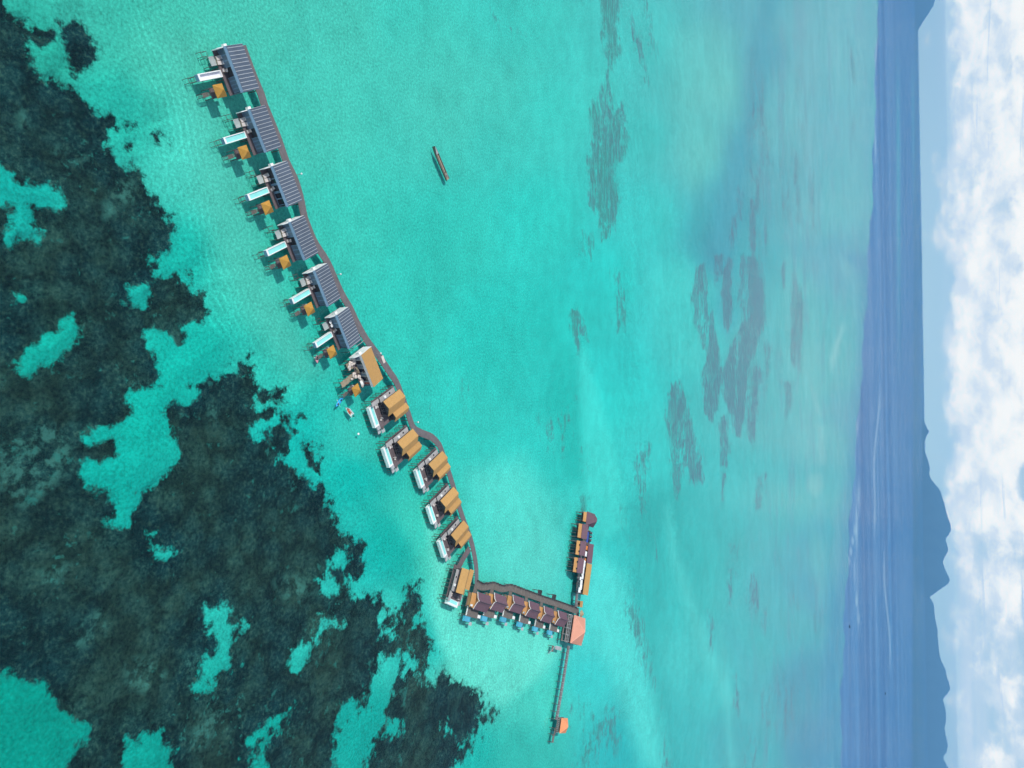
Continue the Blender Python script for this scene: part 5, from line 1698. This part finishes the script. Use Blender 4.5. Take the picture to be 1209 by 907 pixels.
Z6 = lambda X, Y: (668 + X / 15.1, 600 + Y / 15.1)
Z7 = lambda X, Y: (655 + X / 15.1, 655 + Y / 15.1)
rest_house(*Z6(325, 62), 4.7, 'maroon hip roofed restaurant house at the far tip of its jetty', hip=True)
rest_house(*Z6(238, 272), 6.7, 'maroon gabled restaurant house beside the blue cover, tan veranda without dormers')
rest_house(*Z6(202, 575), 6.6, 'maroon gabled restaurant house with two dormers, the middle one of three', vents=2)
rest_house(*Z7(355, 45), 6.8, 'maroon gabled restaurant house with two dormers, nearest the salmon hall', vents=2)


def long_shed(p, q, label, roof_mat):
    a, b = at(*p, 3.2), at(*q, 3.2)
    d = b - a
    an, ln = math.atan2(d.y, d.x), d.length
    t = thing('long_shed', label, 'shed', (a.x, a.y, 0), an)
    MB().sheet([(0, 3.2), (3.6, 4.3), (5.2, 3.7)], 0, ln, .14, 'x').build('roof', roof_mat, t)
    MB().box(0, ln, .2, 4.8, DZ - .25, DZ).build('deck', 'old_timber', t)
    MB().box(.2, ln - .2, 3.3, 4.6, DZ + .003, 3.7).build('wall', 'ochre_wall', t)
    n = max(3, int(ln / 3))
    for k in range(n):
        x = .3 + (ln - .6) * k / (n - 1)
        MB().box(x - .08, x + .08, .3, .46, DZ + .003, 3.06).build('post', 'hull_wood', t)
        for y in (.4, 4.4):
            stilt(t, x, y, DZ - .25, .14)
    return t


long_shed(Z6(412, 630), Z7(570, 148), 'long maroon roofed shed behind the restaurant houses', 'maroon_roof')
s2_ = long_shed(Z7(575, 150), Z7(500, 705), 'long tan roofed shed behind the white canopies of the restaurant', 'tan_roof')
a = at(*Z7(442, 822), 2.6)
t = thing('jetty_hut', 'tiny tan roofed hut on the restaurant jetty near the salmon hall', 'hut', (a.x, a.y, 0), RA)
MB().sheet([(0, 3.1), (2.2, 3.5)], 0, 2.9, .12, 'x').build('roof', 'tan_roof', t)
MB().box(.2, 2.7, .6, 2.0, DZ + .003, 3.05).build('wall', 'ochre_wall', t)
MB().box(0, 2.9, -1.4, 2.2, DZ - .25, DZ - .02).build('deck', 'old_timber', t)
MB().box(.9, 1.9, .52, .597, DZ + .01, 2.8).build('door', 'dark_glass', t)
for x in (.3, 2.6):
    for y in (0, 2):
        stilt(t, x, y, DZ - .25, .1)
# terrace between the houses and the sheds, with canopies
a = at(*Z6(372, 560), DZ)
b = at(*Z7(425, 690), DZ)
d = b - a
tn = thing('restaurant_terrace', 'open timber terrace under the white canopies between houses and sheds', 'terrace', (a.x, a.y, 0), math.atan2(d.y, d.x))
MB().box(0, d.length, -1.2, 4.4, DZ - .31, DZ - .06).build('deck', 'dark_wall', tn)
for k in range(8):
    for y in (-.8, 3.8):
        stilt(tn, .6 + (d.length - 1.2) * k / 7, y, DZ - .31, .14)


def make_canopy(mat, s):
    def mk():
        t = thing('square_canopy', '-', 'canopy', (0, 0, 0))
        MB().bar((0, 0, DZ - .06), (0, 0, DZ + 2.2), .05).build('pole', 'pale_grey', t)
        MB().add([(-s, -s, DZ + 2.05), (s, -s, DZ + 2.05), (s, s, DZ + 2.05), (-s, s, DZ + 2.05), (0, 0, DZ + 2.45), (-s, -s, DZ + 1.9), (s, -s, DZ + 1.9), (s, s, DZ + 1.9), (-s, s, DZ + 1.9), (0, 0, DZ + 2.35)],
                 [(0, 1, 4), (1, 2, 4), (2, 3, 4), (3, 0, 4), (0, 5, 6, 1), (1, 6, 7, 2), (2, 7, 8, 3), (3, 8, 5, 0), (6, 5, 9), (7, 6, 9), (8, 7, 9), (5, 8, 9)]).build('canopy', mat, t)
        return t
    return mk


CAN = [(Z6(362, 818), 'white_paint', 1.2, 'white canopy standing between two orange ones behind the middle house'), (Z6(378, 712), 'orange_cloth', 1.0, 'orange canopy nearest the blue cover'), (Z6(350, 925), 'orange_cloth', .75, 'orange canopy nearest the row of white canopies'),
       (Z7(538, 128), 'white_paint', .75, 'small white canopy first after the orange ones'), (Z7(530, 193), 'white_paint', .95, 'white canopy second after the orange ones'), (Z7(518, 257), 'white_paint', .75, 'small white canopy third after the orange ones'),
       (Z7(505, 325), 'white_paint', 1.2, 'large white canopy at the corner of the maroon house nearest the salmon hall'), (Z7(500, 405), 'white_paint', .95, 'white canopy on the shed side just past the last maroon house'), (Z7(464, 425), 'white_paint', .75, 'small white canopy on the jetty side just past the last maroon house'),
       (Z7(478, 497), 'white_paint', 1.2, 'large white canopy third from the salmon hall'), (Z7(470, 580), 'white_paint', 1.2, 'large white canopy second from the salmon hall'), (Z7(446, 632), 'white_paint', 1.2, 'large white canopy nearest the salmon hall')]
for (p, mat, cs, lb) in CAN:
    c = at(*p, DZ + 2.1)
    place('canopy%s%.2f' % (mat, cs), make_canopy(mat, cs), (c.x, c.y, 0), RA, lb, 'canopies of the restaurant terrace')
a = at(*Z6(385, 420), 3.0)
t = thing('blue_cover', 'deep blue sheet roof on posts behind the second restaurant house', 'cover', (a.x, a.y, 0), RA)
MB().sheet([(0, 2.9), (1.2, 3.25), (2.6, 2.9)], 0, 5.2, .06, 'x').build('sheet', 'tarp_blue', t)
for x in (.2, 5.0):
    for y in (.1, 2.5):
        MB().bar((x, y, DZ), (x, y, 2.87), .05).build('post', 'pale_grey', t)
MB().box(-1.2, 6.4, -1.0, 6.4, DZ - .3, DZ - .05).build('platform', 'old_timber', t)
for x in (-.8, 2.6, 6.0):
    for y in (-.6, 6.0):
        stilt(t, x, y, DZ - .3, .13)


def make_tank():
    t = thing('water_tank', '-', 'water tank', (0, 0, 0))
    MB().loft([[(r_ * math.cos(a_), r_ * math.sin(a_), DZ + z) for a_ in [j * math.pi / 6 for j in range(12)]] for r_, z in ((.68, -.046), (.72, .1), (.72, 1.3), (.5, 1.55), (.2, 1.62))]).build('body', 'black_plastic', t, smooth=False)
    MB().bar((0, 0, DZ + 1.623), (0, 0, DZ + 1.7), .22, 10).build('lid', 'pale_grey', t)
    return t


an = RA
for k in range(6):
    x, y = .1 + 1.75 * (k % 3), 3.7 + 1.6 * (k // 3)
    q = rot(RA, x, y)
    place('tank', make_tank, (a.x + q[0], a.y + q[1], 0), RA, 'black water tank, %s row behind the blue cover, %s' % (('front', 'back')[k // 3], ('at the end towards the hip roof', 'middle of three', 'at the end towards the sheds')[k % 3]), 'black water tanks')
# ------------------------------------------------------------------ air
mz = bpy.data.materials.new("haze")
mz.use_nodes = True
mz.node_tree.nodes.clear()
nt = NT(mz.node_tree)
out = nt.new('ShaderNodeOutputMaterial')
pv = nt.new('ShaderNodeVolumePrincipled')
pv.inputs['Color'].default_value = (0.22, 0.56, 1.0, 1)
pv.inputs['Density'].default_value = HAZE_D
pv.inputs['Anisotropy'].default_value = 0.0
nt.l.new(pv.outputs[0], out.inputs['Volume'])
pv.inputs['Density Attribute'].default_value = ''
mz.cycles.homogeneous_volume = True
HX, HY0, HY1, HZ0, HZ1 = 38000.0, -4000.0, 37000.0, -36.0, 985.0
hv = [(x, y, z) for z in (HZ0, HZ1) for y in (HY0, HY1) for x in (-HX, HX)]
haze = mesh_obj("haze", hv, [(0, 2, 3, 1), (4, 5, 7, 6), (0, 1, 5, 4), (2, 6, 7, 3), (0, 4, 6, 2), (1, 3, 7, 5)], mz)
structure(haze, 'stuff')
